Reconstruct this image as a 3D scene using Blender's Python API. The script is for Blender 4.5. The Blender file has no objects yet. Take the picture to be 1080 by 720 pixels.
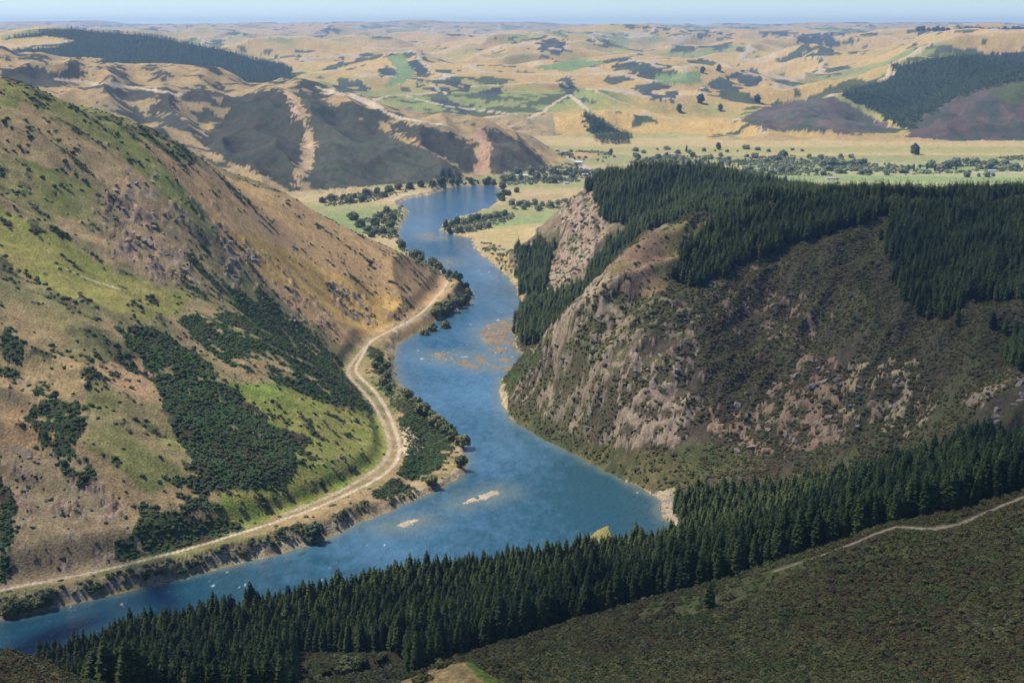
import bpy, math, random
import numpy as np
from mathutils import Vector, Matrix

R = math.radians
S = bpy.context.scene
COL = S.collection

# ------------------------------------------------------------------ camera, sky, sun, exposure
CAMZ, PITCH, FPX = 380.0, R(12.69), 1483.0
cd = bpy.data.cameras.new('camera'); cam = bpy.data.objects.new('camera', cd); COL.objects.link(cam)
cam.location = (0, 0, CAMZ); cam.rotation_euler = (R(90) - PITCH, 0, 0)
cd.sensor_width = 36; cd.lens = 36 * FPX / 1080; cd.clip_start = 1; cd.clip_end = 90000
S.camera = cam
SUN_EL, SUN_AZ = R(57), R(-66)            # azimuth measured from +Y towards +X
w = bpy.data.worlds.new('World'); S.world = w; w.use_nodes = True
nt = w.node_tree; bgn = nt.nodes['Background']
sky = nt.nodes.new('ShaderNodeTexSky'); sky.sky_type = 'NISHITA'; sky.sun_disc = False
sky.sun_elevation = SUN_EL; sky.sun_rotation = SUN_AZ; sky.altitude = 400
sky.air_density = 1.0; sky.dust_density = 0.0; sky.ozone_density = 4.0
tint = nt.nodes.new('ShaderNodeMix'); tint.data_type = 'RGBA'; tint.blend_type = 'MULTIPLY'; tint.inputs['Factor'].default_value = 1; tint.inputs[7].default_value = (.72, .88, 1.17, 1)
nt.links.new(sky.outputs[0], tint.inputs[6]); nt.links.new(tint.outputs[2], bgn.inputs[0]); bgn.inputs[1].default_value = 0.094
sl = bpy.data.lights.new('sun', 'SUN'); sl.energy = 4.6; sl.angle = R(0.53); sl.color = (1, .94, .83)
sun = bpy.data.objects.new('sun', sl); COL.objects.link(sun); sun.location = (0, 0, 3000)
sdir = Vector((math.cos(SUN_EL) * math.sin(SUN_AZ), math.cos(SUN_EL) * math.cos(SUN_AZ), math.sin(SUN_EL)))
sun.rotation_euler = sdir.to_track_quat('Z', 'Y').to_euler()
vs = S.view_settings; vs.view_transform = 'Standard'; vs.look = 'None'; vs.gamma = 1; vs.use_curve_mapping = False
vs.exposure = 0.5
cy = S.cycles
cy.max_bounces = 5; cy.diffuse_bounces = 2; cy.glossy_bounces = 2; cy.transparent_max_bounces = 6
cy.volume_bounces = 0; cy.use_denoising = True
HAZE_DENSITY = 3.7e-5

rng = np.random.default_rng(7); random.seed(7)

# ------------------------------------------------------------------ pixel <-> world helpers (photo pixels, 1080 x 720)
CP, SP = math.cos(PITCH), math.sin(PITCH)
def ray(u, v):
    x = (np.asarray(u, float) - 540) / FPX; y = (360 - np.asarray(v, float)) / FPX
    return x, CP + y * SP, -SP + y * CP
def at(u, v, Y):                                   # point on the ray of pixel (u, v) at ground distance Y
    x, dy, dz = ray(u, v); t = Y / dy
    return (float(x * t), float(Y), float(CAMZ + dz * t))
def atz(u, v, z):                                  # point on the ray at height z
    x, dy, dz = ray(u, v); t = (z - CAMZ) / dz
    return (float(x * t), float(dy * t), float(z))
def und(u, Y, z):                                  # point in the azimuth of column u, given distance and height
    d = Y * CP + (CAMZ - z) * SP
    return ((u - 540) / FPX * d, Y, z)

# ------------------------------------------------------------------ numpy noise
def _hash(ix, iy, seed):
    h = (ix.astype(np.int64) * 374761393 + iy.astype(np.int64) * 668265263 + seed * 1442695041) & 0xFFFFFFFF
    h = ((h ^ (h >> 13)) * 1274126177) & 0xFFFFFFFF
    return ((h ^ (h >> 16)) & 0xFFFF).astype(np.float32) / 65535.0
def vnoise(x, y, seed=0):                          # gradient noise, about -1..1
    x = np.asarray(x, np.float64); y = np.asarray(y, np.float64)
    ix = np.floor(x); iy = np.floor(y); fx = (x - ix).astype(np.float32); fy = (y - iy).astype(np.float32)
    ux = fx * fx * fx * (fx * (fx * 6 - 15) + 10); uy = fy * fy * fy * (fy * (fy * 6 - 15) + 10)
    def g(a, b):
        an = _hash(ix + a, iy + b, seed) * 6.2831853
        return np.cos(an) * (fx - a) + np.sin(an) * (fy - b)
    n0 = g(0, 0) * (1 - ux) + g(1, 0) * ux; n1 = g(0, 1) * (1 - ux) + g(1, 1) * ux
    return (n0 * (1 - uy) + n1 * uy) * 1.5
def fbm(x, y, wl, octs=4, seed=0, gain=.5):
    s = 0; a = 1.0; tot = 0
    for o in range(octs):
        s = s + a * vnoise(x / wl + 17.3 * o, y / wl - 9.1 * o, seed + o); tot += a; a *= gain; wl *= .49
    return s / tot
def sst(a, b, x):
    t = np.clip((x - a) / (b - a), 0, 1); return t * t * (3 - 2 * t)

# ------------------------------------------------------------------ terrain control points (pixel + distance, or hidden ground)
C = []
def P(*l):
    for u, v, Y in l: C.append(at(u, v, Y))
def H(*l):
    for u, Y, z in l: C.append(und(u, Y, z))
# steep hill on the left: columns from the road at its foot up to the crest
P((0, 622, 873), (0, 560, 925), (0, 480, 1000), (0, 400, 1085), (0, 300, 1200), (0, 225, 1330), (0, 160, 1450), (0, 92, 1580))
P((100, 603, 904), (100, 540, 960), (100, 450, 1045), (100, 350, 1165), (100, 288, 1285), (100, 220, 1430), (100, 160, 1560), (100, 115, 1680))
P((200, 578, 948), (200, 510, 1018), (200, 430, 1115), (200, 350, 1262), (200, 300, 1400), (200, 240, 1530), (200, 162, 1760))
P((150, 320, 1240), (150, 380, 1165), (60, 265, 1275), (160, 470, 1045), (250, 400, 1195))
P((300, 547, 1010), (300, 480, 1095), (300, 420, 1195), (300, 360, 1330), (300, 310, 1585), (300, 250, 1790), (300, 205, 1945))
P((400, 440, 1270), (400, 400, 1452), (400, 370, 1592), (400, 338, 1735), (400, 318, 1800), (400, 290, 1858), (400, 255, 1990), (380, 340, 1705), (380, 300, 1785), (380, 270, 1890), (380, 246, 1980), (340, 360, 1525), (340, 320, 1656), (340, 280, 1776), (340, 228, 1955), (360, 375, 1515), (340, 395, 1420), (425, 325, 1775))
H((395, 1500, 9), (405, 1540, 7), (410, 1640, 7), (425, 1700, 7))
P((440, 335, 1745), (440, 303, 1850), (440, 274, 2015), (470, 290, 2045))
H((-140, 850, 20), (-140, 1000, 95), (-140, 1250, 220), (-140, 1500, 330), (-320, 850, 60), (-320, 1200, 250), (-320, 1600, 335))
# behind that hill
H((0, 1800, 285), (0, 2200, 190), (0, 2700, 120), (0, 3100, 130), (100, 1950, 240), (100, 2400, 110), (100, 2900, 80), (200, 2050, 165), (200, 2500, 50), (200, 3000, 40),
  (300, 2150, 90), (300, 2500, 15), (300, 2900, 7), (380, 2250, 25), (380, 2600, 6), (380, 2900, 6), (420, 2250, 6), (-140, 2000, 300), (-140, 2700, 150))
# scrubby brown hill beyond the bend
P((330, 206, 3170), (400, 196, 3300), (500, 188, 3440), (590, 181, 3640), (540, 184, 3560))
P((0, 66, 4100), (40, 55, 4300), (80, 68, 4300), (130, 76, 4350), (190, 74, 4400), (230, 79, 4400), (280, 86, 4300), (330, 94, 4150), (370, 112, 4050),
  (400, 125, 3950), (450, 128, 3920), (520, 135, 3900), (560, 157, 3780))
P((60, 88, 3900), (120, 115, 3750), (200, 120, 3800), (250, 145, 3650), (250, 110, 3950), (300, 110, 3950), (300, 150, 3550), (320, 185, 3280), (360, 140, 3700), (360, 180, 3330), (430, 160, 3600), (500, 160, 3650), (470, 178, 3450))
H((0, 5000, 200), (100, 5000, 170), (200, 5000, 120), (300, 5000, 90), (400, 4700, 50), (500, 4500, 30), (-140, 4300, 290), (-140, 3600, 240))
# dark wooded hill behind it
P((0, 42, 7300), (60, 37, 7400), (100, 36, 7500), (180, 44, 7300), (240, 54, 7100), (300, 74, 6900), (-120, 40, 7300))
P((100, 62, 6500), (200, 75, 6300), (290, 88, 6200)); H((0, 6000, 150), (150, 5700, 80), (300, 5700, 60), (0, 8600, 240), (200, 8600, 190), (-150, 8600, 250))
# valley floor
H((340, 3000, 6), (420, 3100, 6), (560, 2500, 5), (580, 2700, 6), (570, 3000, 6), (600, 3300, 6), (560, 3800, 8), (600, 4300, 9), (680, 3300, 6), (760, 3400, 6), (860, 3300, 6), (960, 3200, 6), (1080, 3100, 6),
  (700, 4000, 8), (850, 4000, 7), (1000, 4000, 7), (1150, 4000, 7), (720, 4600, 10), (850, 4600, 10), (1000, 4500, 9), (1100, 4400, 9), (1300, 3300, 8), (1500, 4000, 20), (650, 4700, 14))
# rolling country beyond the valley
for u, dz in ((420, 25), (520, 10), (620, 8), (720, 5), (820, 8), (900, 6)):
    P((u, 128, 5400), (u, 110, 6100), (u, 92, 7100), (u, 72, 8600), (u, 57, 10600), (u, 46, 13000), (u, 41, 16500), (u, 36, 21000), (u, 28, 25500))
for u in (1000, 1080, 1200, -100, 0, 150, 300):
    P((u, 43, 15000), (u, 38, 18000), (u, 37, 21000), (u, 28, 25500))
P((1080, 32, 10500), (1000, 30, 10800), (900, 34, 11500), (1080, 48, 9000), (1000, 52, 9000), (1250, 40, 9500))
P((300, 84, 7600), (360, 66, 8300), (430, 50, 9300), (520, 43, 10500), (400, 90, 6700), (480, 75, 8000))
# plantation spur, wooded hill and brown dome on the far side
P((614, 122, 5200), (628, 128, 5050), (664, 150, 4850), (600, 150, 4650))
P((890, 104, 6300), (930, 80, 6900), (1000, 60, 7500), (1080, 55, 7800), (950, 138, 4900), (920, 118, 5500), (1000, 88, 6100), (1080, 80, 6000))
P((1060, 86, 5500), (1020, 96, 5350), (980, 122, 4950), (1060, 118, 4950), (1080, 146, 4650), (1150, 90, 5400), (1250, 100, 5300)); H((1040, 5800, 60), (1100, 5800, 70), (970, 5250, 40))
P((880, 102, 5700), (830, 110, 5400), (780, 128, 5050), (880, 135, 4800))
# nearer hill on the right, its river face and crest
P((560, 452, 1285), (560, 420, 1310), (560, 385, 1348), (560, 364, 1372))
P((600, 474, 1218), (600, 430, 1262), (600, 380, 1302), (600, 340, 1342), (600, 319, 1368))
P((650, 500, 1150), (650, 450, 1200), (650, 400, 1248), (650, 340, 1315), (650, 300, 1372), (650, 268, 1440))
P((700, 515, 1113), (700, 470, 1160), (700, 420, 1212), (700, 360, 1285), (700, 300, 1372), (700, 262, 1450), (700, 240, 1515))
P((800, 488, 1120), (800, 440, 1188), (800, 380, 1272), (800, 320, 1362), (800, 270, 1460), (800, 240, 1540), (800, 218, 1610))
P((880, 470, 1100), (880, 400, 1200), (880, 320, 1330), (880, 250, 1480), (880, 214, 1640))
P((950, 470, 1075), (950, 400, 1165), (950, 330, 1275), (950, 280, 1370), (950, 240, 1480), (950, 216, 1600), (1000, 222, 1590))
P((1080, 440, 975), (1080, 380, 1080), (1080, 320, 1195), (1080, 280, 1295), (1080, 240, 1420), (1080, 217, 1550), (1220, 380, 1050), (1220, 240, 1400), (1220, 218, 1560), (1400, 230, 1500))
H((800, 1950, 130), (900, 2000, 120), (1000, 2000, 120), (1080, 2000, 120), (900, 2500, 40), (1000, 2500, 35), (1080, 2500, 30), (800, 2500, 70), (800, 2900, 8), (900, 2850, 8), (1000, 2800, 7), (1080, 2750, 7), (1250, 2100, 120), (1250, 2700, 20))
# gully and the second, wooded hill
P((625, 294, 1402), (675, 252, 1476))
H((560, 1400, 50), (600, 1398, 92), (625, 1430, 100), (650, 1476, 120), (675, 1512, 130), (700, 1550, 146), (590, 1440, 55), (640, 1520, 75), (680, 1590, 108))
H((560, 1500, 18), (590, 1560, 26), (620, 1600, 40), (660, 1650, 70), (700, 1720, 105), (740, 1760, 128))
P((548, 347, 1740), (575, 330, 1760), (600, 312, 1810), (640, 288, 1840), (552, 302, 2015), (570, 290, 2060), (570, 272, 2130), (600, 245, 2130), (600, 214, 2250), (625, 199, 2290), (660, 189, 2310), (720, 186, 2320), (780, 192, 2280), (830, 208, 2150),
  (680, 238, 2040), (740, 222, 1960), (640, 240, 2080), (700, 205, 2150))
H((540, 2150, 4), (520, 2300, 4), (560, 2350, 10), (590, 2450, 30), (620, 2600, 40), (700, 2700, 40), (640, 2900, 7), (720, 3000, 7), (780, 2800, 20))
# near ridge with the farm track, falling to the river behind
P((1072, 528, 560), (1013, 552, 558), (947, 556, 560), (905, 571, 563), (859, 588, 570), (817, 600, 580), (763, 619, 590), (692, 636, 608), (600, 657, 600), (500, 690, 560), (420, 722, 530), (1200, 480, 570), (1350, 470, 570))
P((763, 720, 400), (1080, 720, 380), (1080, 620, 465), (900, 720, 415), (900, 640, 490), (760, 680, 490), (600, 720, 450), (540, 716, 470), (1250, 640, 440))
P((487, 698, 442), (450, 716, 436), (520, 716, 430))
P((0, 689, 420), (40, 700, 425), (80, 722, 425), (-100, 680, 420)); H((20, 480, 140), (120, 500, 112))
H((1080, 700, 150), (1080, 850, 102), (1080, 920, 95), (950, 700, 133), (950, 850, 90), (950, 960, 58), (950, 1040, 46), (800, 700, 96), (800, 850, 50), (800, 950, 22), (800, 1050, 12), (880, 970, 40), (880, 1050, 30),
  (700, 720, 72), (700, 850, 36), (700, 960, 7), (600, 700, 74), (600, 800, 38), (600, 890, 7), (500, 640, 80), (500, 750, 40), (500, 845, 8), (400, 600, 84), (400, 700, 46), (400, 815, 7),
  (300, 500, 118), (300, 600, 80), (300, 700, 38), (300, 790, 8), (200, 500, 118), (200, 600, 72), (200, 770, 7), (100, 600, 68), (100, 690, 28), (100, 755, 6), (0, 600, 65), (0, 740, 5), (-140, 600, 70), (-140, 740, 5), (-300, 600, 100), (-300, 780, 12),
  (1250, 750, 150), (1250, 900, 115))
for x, y, z in ((0, 300, 205), (0, 150, 288), (0, 30, 352), (0, -60, 374), (0, -130, 378), (-100, 300, 210), (120, 300, 205), (-180, 300, 225), (230, 300, 222), (60, 150, 288), (-60, 150, 290), (-60, 40, 352), (70, 40, 352), (330, 330, 215)):
    C.append((x, y, z))
C = np.array(C)
OFF = 150.0
def pspace(X, Y): return X / (Y + OFF), np.log(Y + OFF)
cx_, cy_ = pspace(C[:, 0], C[:, 1])
EPS = 0.014
def kern(a, b, c, d): return np.sqrt((a - c) ** 2 + (b - d) ** 2 + EPS ** 2)
n = len(C); A = np.zeros((n + 3, n + 3))
A[:n, :n] = kern(cx_[:, None], cy_[:, None], cx_[None], cy_[None]); A[:n, :n] -= np.eye(n) * 0.0015
A[:n, n] = A[n, :n] = 1; A[:n, n + 1] = A[n + 1, :n] = cx_; A[:n, n + 2] = A[n + 2, :n] = cy_
sol = np.linalg.solve(A, np.concatenate([C[:, 2], [0, 0, 0]]))

# ------------------------------------------------------------------ one ground sheet, fan-shaped so that its cells grow with distance
tcol = np.concatenate([np.linspace(-.80, -.405, 70)[:-1], np.linspace(-.405, .405, 860), np.linspace(.405, .80, 70)[1:]])
yrow = np.concatenate([np.linspace(-130, 255, 55)[:-1], np.exp(np.linspace(math.log(255 + OFF), math.log(5000 + OFF), 1010)) - OFF,
                       (np.exp(np.linspace(math.log(5000 + OFF), math.log(27000 + OFF), 390)) - OFF)[1:]])
NC, NR = len(tcol), len(yrow)
GX = (tcol[None, :] * (yrow[:, None] + OFF)); GY = np.repeat(yrow[:, None], NC, 1)
# evaluate the interpolant on a coarser fan, then bilinearly refine
ct = np.linspace(-.80, .80, 330); cl = np.linspace(math.log(20), math.log(27000 + OFF), 620)
ZC = np.zeros((len(cl), len(ct)))
for i in range(0, len(cl)):
    k = kern(ct[:, None], cl[i], cx_[None], cy_[None]); ZC[i] = k @ sol[:n] + sol[n] + sol[n + 1] * ct + sol[n + 2] * cl[i]
def bil(F, fi, fj):
    i = np.clip(fi.astype(int), 0, F.shape[0] - 2); j = np.clip(fj.astype(int), 0, F.shape[1] - 2); a = fi - i; b = fj - j
    return F[i, j] * (1 - a) * (1 - b) + F[i + 1, j] * a * (1 - b) + F[i, j + 1] * (1 - a) * b + F[i + 1, j + 1] * a * b
fi = (np.log(yrow + OFF) - cl[0]) / (cl[1] - cl[0]); fj = (tcol - ct[0]) / (ct[1] - ct[0])
GZ = bil(ZC, np.repeat(fi[:, None], NC, 1), np.repeat(fj[None], NR, 0))
GZ = np.maximum(GZ, 3.5 + 2 * (GY > 3000))
# keep ground close to the camera well below the lower edge of view
GZ = np.where((GY > 8) & (GY < 330), np.minimum(GZ, CAMZ - 6 - .52 * GY), GZ)

# large relief noise
hill = sst(7, 40, GZ)
far = sst(4750, 6300, GY)
fx_, fy_ = GX + 260 * fbm(GX, GY, 1400, 2, 9), GY + 260 * fbm(GX + 999, GY, 1400, 2, 10)
rid = 1 - np.abs(fbm(fx_, fy_, 2900, 2, 11)) * 2.4
rid2 = 1 - np.abs(fbm(fx_ + 300, fy_, 1000, 3, 15)) * 2.2
rid3 = 1 - np.abs(fbm(fx_, fy_, 230, 2, 19)) * 2.0
keep = far * (1 - .25 * sst(11000, 16000, GY)) * (1 - .8 * np.exp(-((GX + 1900) / 1500) ** 2 - ((GY - 7000) / 1200) ** 2)) * 2.0
GZ = GZ + sst(8500, 13000, GY) * (fbm(GX, GY * 1.6, 4200, 2, 29) * 170 + (fbm(GX, GY, 2300, 2, 30)) * 60)
GZ = GZ + keep * ((rid - .5) * 70 + fbm(fx_, fy_, 1700, 2, 13) * 80 + (rid2 - .5) * 34 + fbm(fx_, fy_, 560, 3, 16) * 20 + (rid3 - .5) * 3)
mid = sst(2600, 3300, GY) * (1 - far) * hill
gx2, gy2 = GX + .45 * GY, GY - .45 * GX
GZ = GZ + mid * ((1 - np.abs(fbm(gx2, gy2 * .45, 330, 3, 21)) * 2.4 - .5) * 46 + fbm(GX, GY, 90, 2, 23) * 6)
near = (1 - sst(2300, 3000, GY)) * sst(9, 70, GZ)
ZC_ = 318.0
GZ = np.where((GY > 3000) & (GZ > ZC_), ZC_ + 100 * np.tanh((GZ - ZC_) / 100 * .8), GZ)
GZ = GZ + sst(19500, 23500, GY) * np.clip(fbm(GX, GY, 4600, 3, 43) * 95 + 22 - GX / 700, -15, 62)
soft = 1 - .85 * ((GY < 640) & (GZ > 60))
lw = (GX < 40) & (GY > 800)
lx, ly = GX * .97 - GY * .24, GX * .24 + GY * .97
GZ = GZ + near * soft * (1 - .75 * sst(-460, -260, GX) * sst(1150, 1450, GY) * lw) * np.where(lw, (.17 - np.abs(fbm(lx * .4, ly, 150, 3, 31))) * 34 + fbm(lx * .35, ly, 46, 3, 33) * 9 + fbm(lx * .5, ly, 18, 2, 34) * 2.6, fbm(GX, GY, 150, 3, 31) * 9 + (.3 - np.abs(fbm((GX * .6 + GY * .8) * .4, GX * .8 - GY * .6, 75, 3, 35))) * 30 + fbm((GX * .6 + GY * .8) * .5, GX * .8 - GY * .6, 22, 3, 37) * 4)
GZ = np.maximum(GZ, 3.5)

# ------------------------------------------------------------------ river
LB = [(-260, 700), (-120, 676), (0, 653), (60, 641), (130, 623), (200, 607), (270, 590), (315, 577), (340, 569), (380, 551), (430, 529), (470, 513), (491, 499), (494, 480), (480, 461), (455, 445), (430, 421), (416, 396), (413, 371),
      (425, 353), (455, 339), (480, 329), (500, 316), (492, 302), (478, 296), (455, 285), (440, 272), (425, 262), (418, 250), (423, 236), (432, 222), (415, 216), (430, 209), (455, 205), (468, 199), (480, 196), (505, 195)]
RB = [(526, 196), (531, 203), (528, 212), (518, 219), (500, 226), (482, 230), (466, 236), (466, 246), (500, 250), (499, 257), (503, 265), (520, 277), (534, 290), (548, 305), (552, 325), (546, 345), (540, 360), (552, 372), (545, 385), (530, 398), (526, 415), (532, 436), (560, 456), (610, 481),
      (655, 505), (690, 521), (700, 530), (696, 545), (712, 556), (705, 576), (650, 584), (560, 598), (400, 620), (250, 652), (100, 682), (0, 702), (-120, 735), (-260, 760)]
RIV = np.array([atz(u, v, 0.0)[:2] for u, v in LB + RB])
def inside(X, Y, poly):
    x0, y0 = poly.min(0); x1, y1 = poly.max(0)
    m = (X >= x0) & (X <= x1) & (Y >= y0) & (Y <= y1); out = np.zeros(X.shape, bool)
    if not m.any(): return out
    x = X[m]; y = Y[m]; r = np.zeros(x.shape, bool)
    px, py = poly[:, 0], poly[:, 1]; qx, qy = np.roll(px, -1), np.roll(py, -1)
    for a, b, c, d in zip(px, py, qx, qy):
        if b == d: continue
        k = ((b > y) != (d > y)) & (x < (c - a) * (y - b) / (d - b) + a); r ^= k
    out[m] = r; return out
def segdist(X, Y, line, closed=False):
    d = np.full(X.shape, 1e9, np.float32); L = np.asarray(line, float)
    N = len(L) if closed else len(L) - 1
    for i in range(N):
        a = L[i]; b = L[(i + 1) % len(L)]; e = b - a; q = e @ e + 1e-9
        t = np.clip(((X - a[0]) * e[0] + (Y - a[1]) * e[1]) / q, 0, 1)
        d = np.minimum(d, np.hypot(X - a[0] - t * e[0], Y - a[1] - t * e[1]))
    return d
def smooth_line(L, closed=False, it=2):
    L = np.asarray(L, float)
    for _ in range(it):
        if closed: a, b = L, np.roll(L, -1, 0)
        else: a, b = L[:-1], L[1:]
        q = np.empty((2 * len(a), L.shape[1])); q[0::2] = a * .75 + b * .25; q[1::2] = a * .25 + b * .75
        L = q if closed else np.concatenate([L[:1], q, L[-1:]])
    return L
RIVS = smooth_line(RIV, True, 2)
WX = fbm(GX, GY, 22, 3, 41) * 7 * np.clip(GY / 1500, .5, 2); WY = fbm(GX, GY, 22, 3, 47) * 7 * np.clip(GY / 1500, .5, 2)
rm = (GY > 600) & (GY < 4300)
SD = np.full(GX.shape, 999.0)
r0, r1 = np.where(rm.any(1))[0][[0, -1]]
ins = inside(GX[r0:r1] + WX[r0:r1], GY[r0:r1] + WY[r0:r1], RIVS)
dd = segdist(GX[r0:r1] + WX[r0:r1], GY[r0:r1] + WY[r0:r1], RIVS, True)
SD[r0:r1] = np.where(ins, -dd, dd)
GZ = np.where(SD > 0, np.minimum(np.maximum(GZ, .35 + .07 * np.minimum(SD, 40)), np.where(SD < 150, .35 + .8 * SD + .022 * SD * SD, 1e9)), GZ)
GZ = np.where(SD <= 0, np.maximum(-4, -.25 + SD * .12), GZ)
# gravel bars and rock shelves breaking the surface
def pixpoly(pts, z=0.0): return np.array([atz(u, v, z)[:2] for u, v in pts])
BARS = [pixpoly([(484, 533), (500, 522), (524, 516), (529, 520), (512, 528)]), pixpoly([(412, 556), (430, 549), (448, 546), (444, 551), (425, 557)]),
        pixpoly([(612, 570), (628, 560), (642, 553), (648, 566), (640, 574)])]
SHELF = [pixpoly([(505, 348), (525, 338), (552, 334), (556, 372), (530, 376), (508, 362)]), pixpoly([(455, 372), (490, 371), (540, 378), (538, 392), (500, 388), (460, 380)]), pixpoly([(453, 275), (475, 272), (482, 280), (462, 284)]),
         pixpoly([(440, 247), (455, 246), (470, 252), (450, 254)])]
bar = np.zeros(GX.shape, bool); shelf = np.zeros(GX.shape, bool)
for b in BARS: bar |= inside(GX + WX * .7, GY + WY * .7, b)
for b in SHELF: shelf |= inside(GX + WX, GY + WY, b)
GZ = np.where(bar & (SD < 0), .16 + .45 * fbm(GX, GY * .6, 12, 3, 51), GZ)
shn = fbm(GX + GY * .5, GY * .35, 14, 4, 53)
GZ = np.where(shelf & (SD < 0), -.12 + .3 * inside(GX + WX, GY + WY, SHELF[0]) + 1.5 * shn, GZ)

# ------------------------------------------------------------------ roads: graded into the slope
def colidx(X, Y):
    t = X / (Y + OFF); return np.interp(t, tcol, np.arange(NC)), np.interp(Y, yrow, np.arange(NR))
def zs(X, Y, F=None):
    X = np.asarray(X, float); Y = np.asarray(Y, float)
    fj, fi = colidx(X, Y); return bil(GZ if F is None else F, fi, fj)
YS = yrow[yrow > 200]
def ground(u, v, y0=200, y1=26000):               # first meeting of a pixel's ray with the ground between two distances (or the nearest approach)
    u = np.atleast_1d(np.asarray(u, float)); v = np.atleast_1d(np.asarray(v, float))
    Y = YS[(YS >= y0) & (YS <= y1)]
    x, dy, dz = ray(u, v)
    X = (x / dy)[:, None] * Y[None]; ZR = CAMZ + (dz / dy)[:, None] * Y[None]
    gap = (ZR - zs(X, np.repeat(Y[None], len(u), 0))) / Y[None]
    hit = gap <= 0; k = np.where(hit.any(1), hit.argmax(1), gap.argmin(1))
    ii = np.arange(len(u)); kk = np.maximum(k - 1, 0)
    g1 = gap[ii, k]; g0 = gap[ii, kk]; f = np.where((g0 > 0) & (g1 <= 0) & (k > 0), g0 / (g0 - g1 + 1e-12), 1.0)
    yy = Y[kk] * (1 - f) + Y[k] * f
    return np.stack([x / dy * yy, yy], 1)
def densify(pts, step=6, closed=True):
    pts = np.asarray(pts, float); out = []
    m = len(pts) if closed else len(pts) - 1
    for i in range(m):
        a = pts[i]; b = pts[(i + 1) % len(pts)]; k = max(1, int(np.hypot(*(b - a)) / step))
        for j in range(k): out.append(a + (b - a) * j / k)
    if not closed: out.append(pts[-1])
    return np.array(out)
def gline(pts, y0, y1, step=8):
    d = densify(pts, step, False); return ground(d[:, 0], d[:, 1], y0, y1)
def gpoly(pts, y0, y1):
    d = densify(pts, 6, True); return ground(d[:, 0], d[:, 1], y0, y1)

ROADPX = [(-60, 636), (0, 622), (45, 613), (90, 605), (145, 592), (200, 578), (250, 563), (300, 547), (335, 535), (365, 521), (395, 507), (414, 493), (422, 478), (420, 462), (413, 442), (404, 424), (392, 408), (378, 396), (374, 388), (384, 372),
          (388, 362), (400, 354), (425, 342), (445, 330), (458, 316), (469, 303), (473, 294), (464, 286), (458, 281)]
road_line = smooth_line(np.array([atz(u, v, 11.0)[:2] for u, v in ROADPX]), False, 2)
RAILPX = [(300, 540), (335, 527), (365, 513), (392, 497), (408, 483), (412, 466), (405, 446), (396, 428), (384, 412), (369, 398), (366, 388), (375, 376), (385, 364)]
rail_line = smooth_line(np.array([atz(u, v, 12.5)[:2] for u, v in RAILPX]), False, 2)
def grade(line, z0, half, blend):
    global GZ
    sel = (GX > line[:, 0].min() - 40) & (GX < line[:, 0].max() + 40) & (GY > line[:, 1].min() - 40) & (GY < line[:, 1].max() + 40)
    d = segdist(GX[sel], GY[sel], line); k = 1 - sst(half, blend, d); z = GZ[sel]
    GZ[sel] = z * (1 - k) + z0 * k; return sel, d
sel_ = (GX < 0) & (GX > -520) & (GY > 840) & (GY < 2150); d_ = segdist(GX[sel_], GY[sel_], road_line); d_ = np.minimum(d_, segdist(GX[sel_], GY[sel_], rail_line) + 3)
GZ[sel_] = np.minimum(GZ[sel_], 10.8 + .50 * d_ + .006 * d_ * d_)
grade(rail_line, 12.3, 2.6, 16); grade(road_line, 10.8, 3.4, 24)
CREST = [(1110, 512), (1072, 527), (1040, 540), (1013, 552), (984, 558), (947, 555), (925, 562), (905, 571), (880, 580), (859, 588), (817, 602)]
crest_line = smooth_line(gline(CREST, 480, 640), False, 1)
lane_line = smooth_line(gline([(600, 166), (612, 172), (622, 181), (628, 190)], 3000, 4600), False, 1)

# ------------------------------------------------------------------ land cover, laid out in plan on the ground
slx, sly = np.where(lw, lx * .5, GX), np.where(lw, ly, GY)
PN = [fbm(slx, sly, 40, 4, 61), fbm(slx, sly, 12, 4, 67), fbm(GX, GY, 160, 4, 71), fbm(GX, GY, 5, 3, 77)]
wsc = np.clip(GY / 1300, .35, 3)
QX = GX + (fbm(GX, GY, 26, 3, 81) * 12 + fbm(GX, GY, 7, 2, 82) * 4) * wsc * .8
QY = GY + (fbm(GX, GY, 26, 3, 85) * 12 + fbm(GX, GY, 7, 2, 86) * 4) * wsc * .8
def M(pts, y0, y1, raw=False):
    p = gpoly(pts, y0, y1); return inside(GX, GY, p) if raw else inside(QX, QY, p)
def lin(r, g, b): return np.array([((c / 255 + .055) / 1.055) ** 2.4 if c > 10 else c / 255 / 12.92 for c in (r, g, b)])
DRY = np.array([.37, .245, .105]); GOLD = np.array([.47, .30, .095]); TAN = np.array([.33, .235, .13]); GREEN = np.array([.155, .165, .045]); BRIGHT = np.array([.175, .20, .04]); PADDOCK = np.array([.20, .23, .085])
GORSE = np.array([.028, .05, .017]); BROWN = np.array([.062, .05, .032]); OLIVE = np.array([.075, .085, .03]); ROCK = np.array([.27, .215, .15]); PINK = np.array([.24, .16, .11]); CLAY = np.array([.31, .20, .125])
SANDC = np.array([.42, .33, .21]); GRAVEL = np.array([.46, .38, .28]); FOREST = np.array([.03, .045, .018]); SCRUBF = np.array([.047, .054, .034])
W = {}
col = np.empty(GX.shape + (3,), np.float32)
def put(mask, c, c2=None, noise=None):
    global col
    m = mask.astype(np.float32)[..., None] if mask.dtype == bool else mask[..., None]
    tgt = c if c2 is None else c + (c2 - c) * np.clip(noise, 0, 1)[..., None]
    col = col * (1 - m) + tgt * m
def tone(a, lo=-.35, hi=.35): return sst(lo, hi, a)
zero = np.zeros(GX.shape, bool)
gorse = np.zeros(GX.shape, np.float32); brush = np.zeros(GX.shape, np.float32); rock = np.zeros(GX.shape, np.float32)
col[...] = TAN
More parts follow.
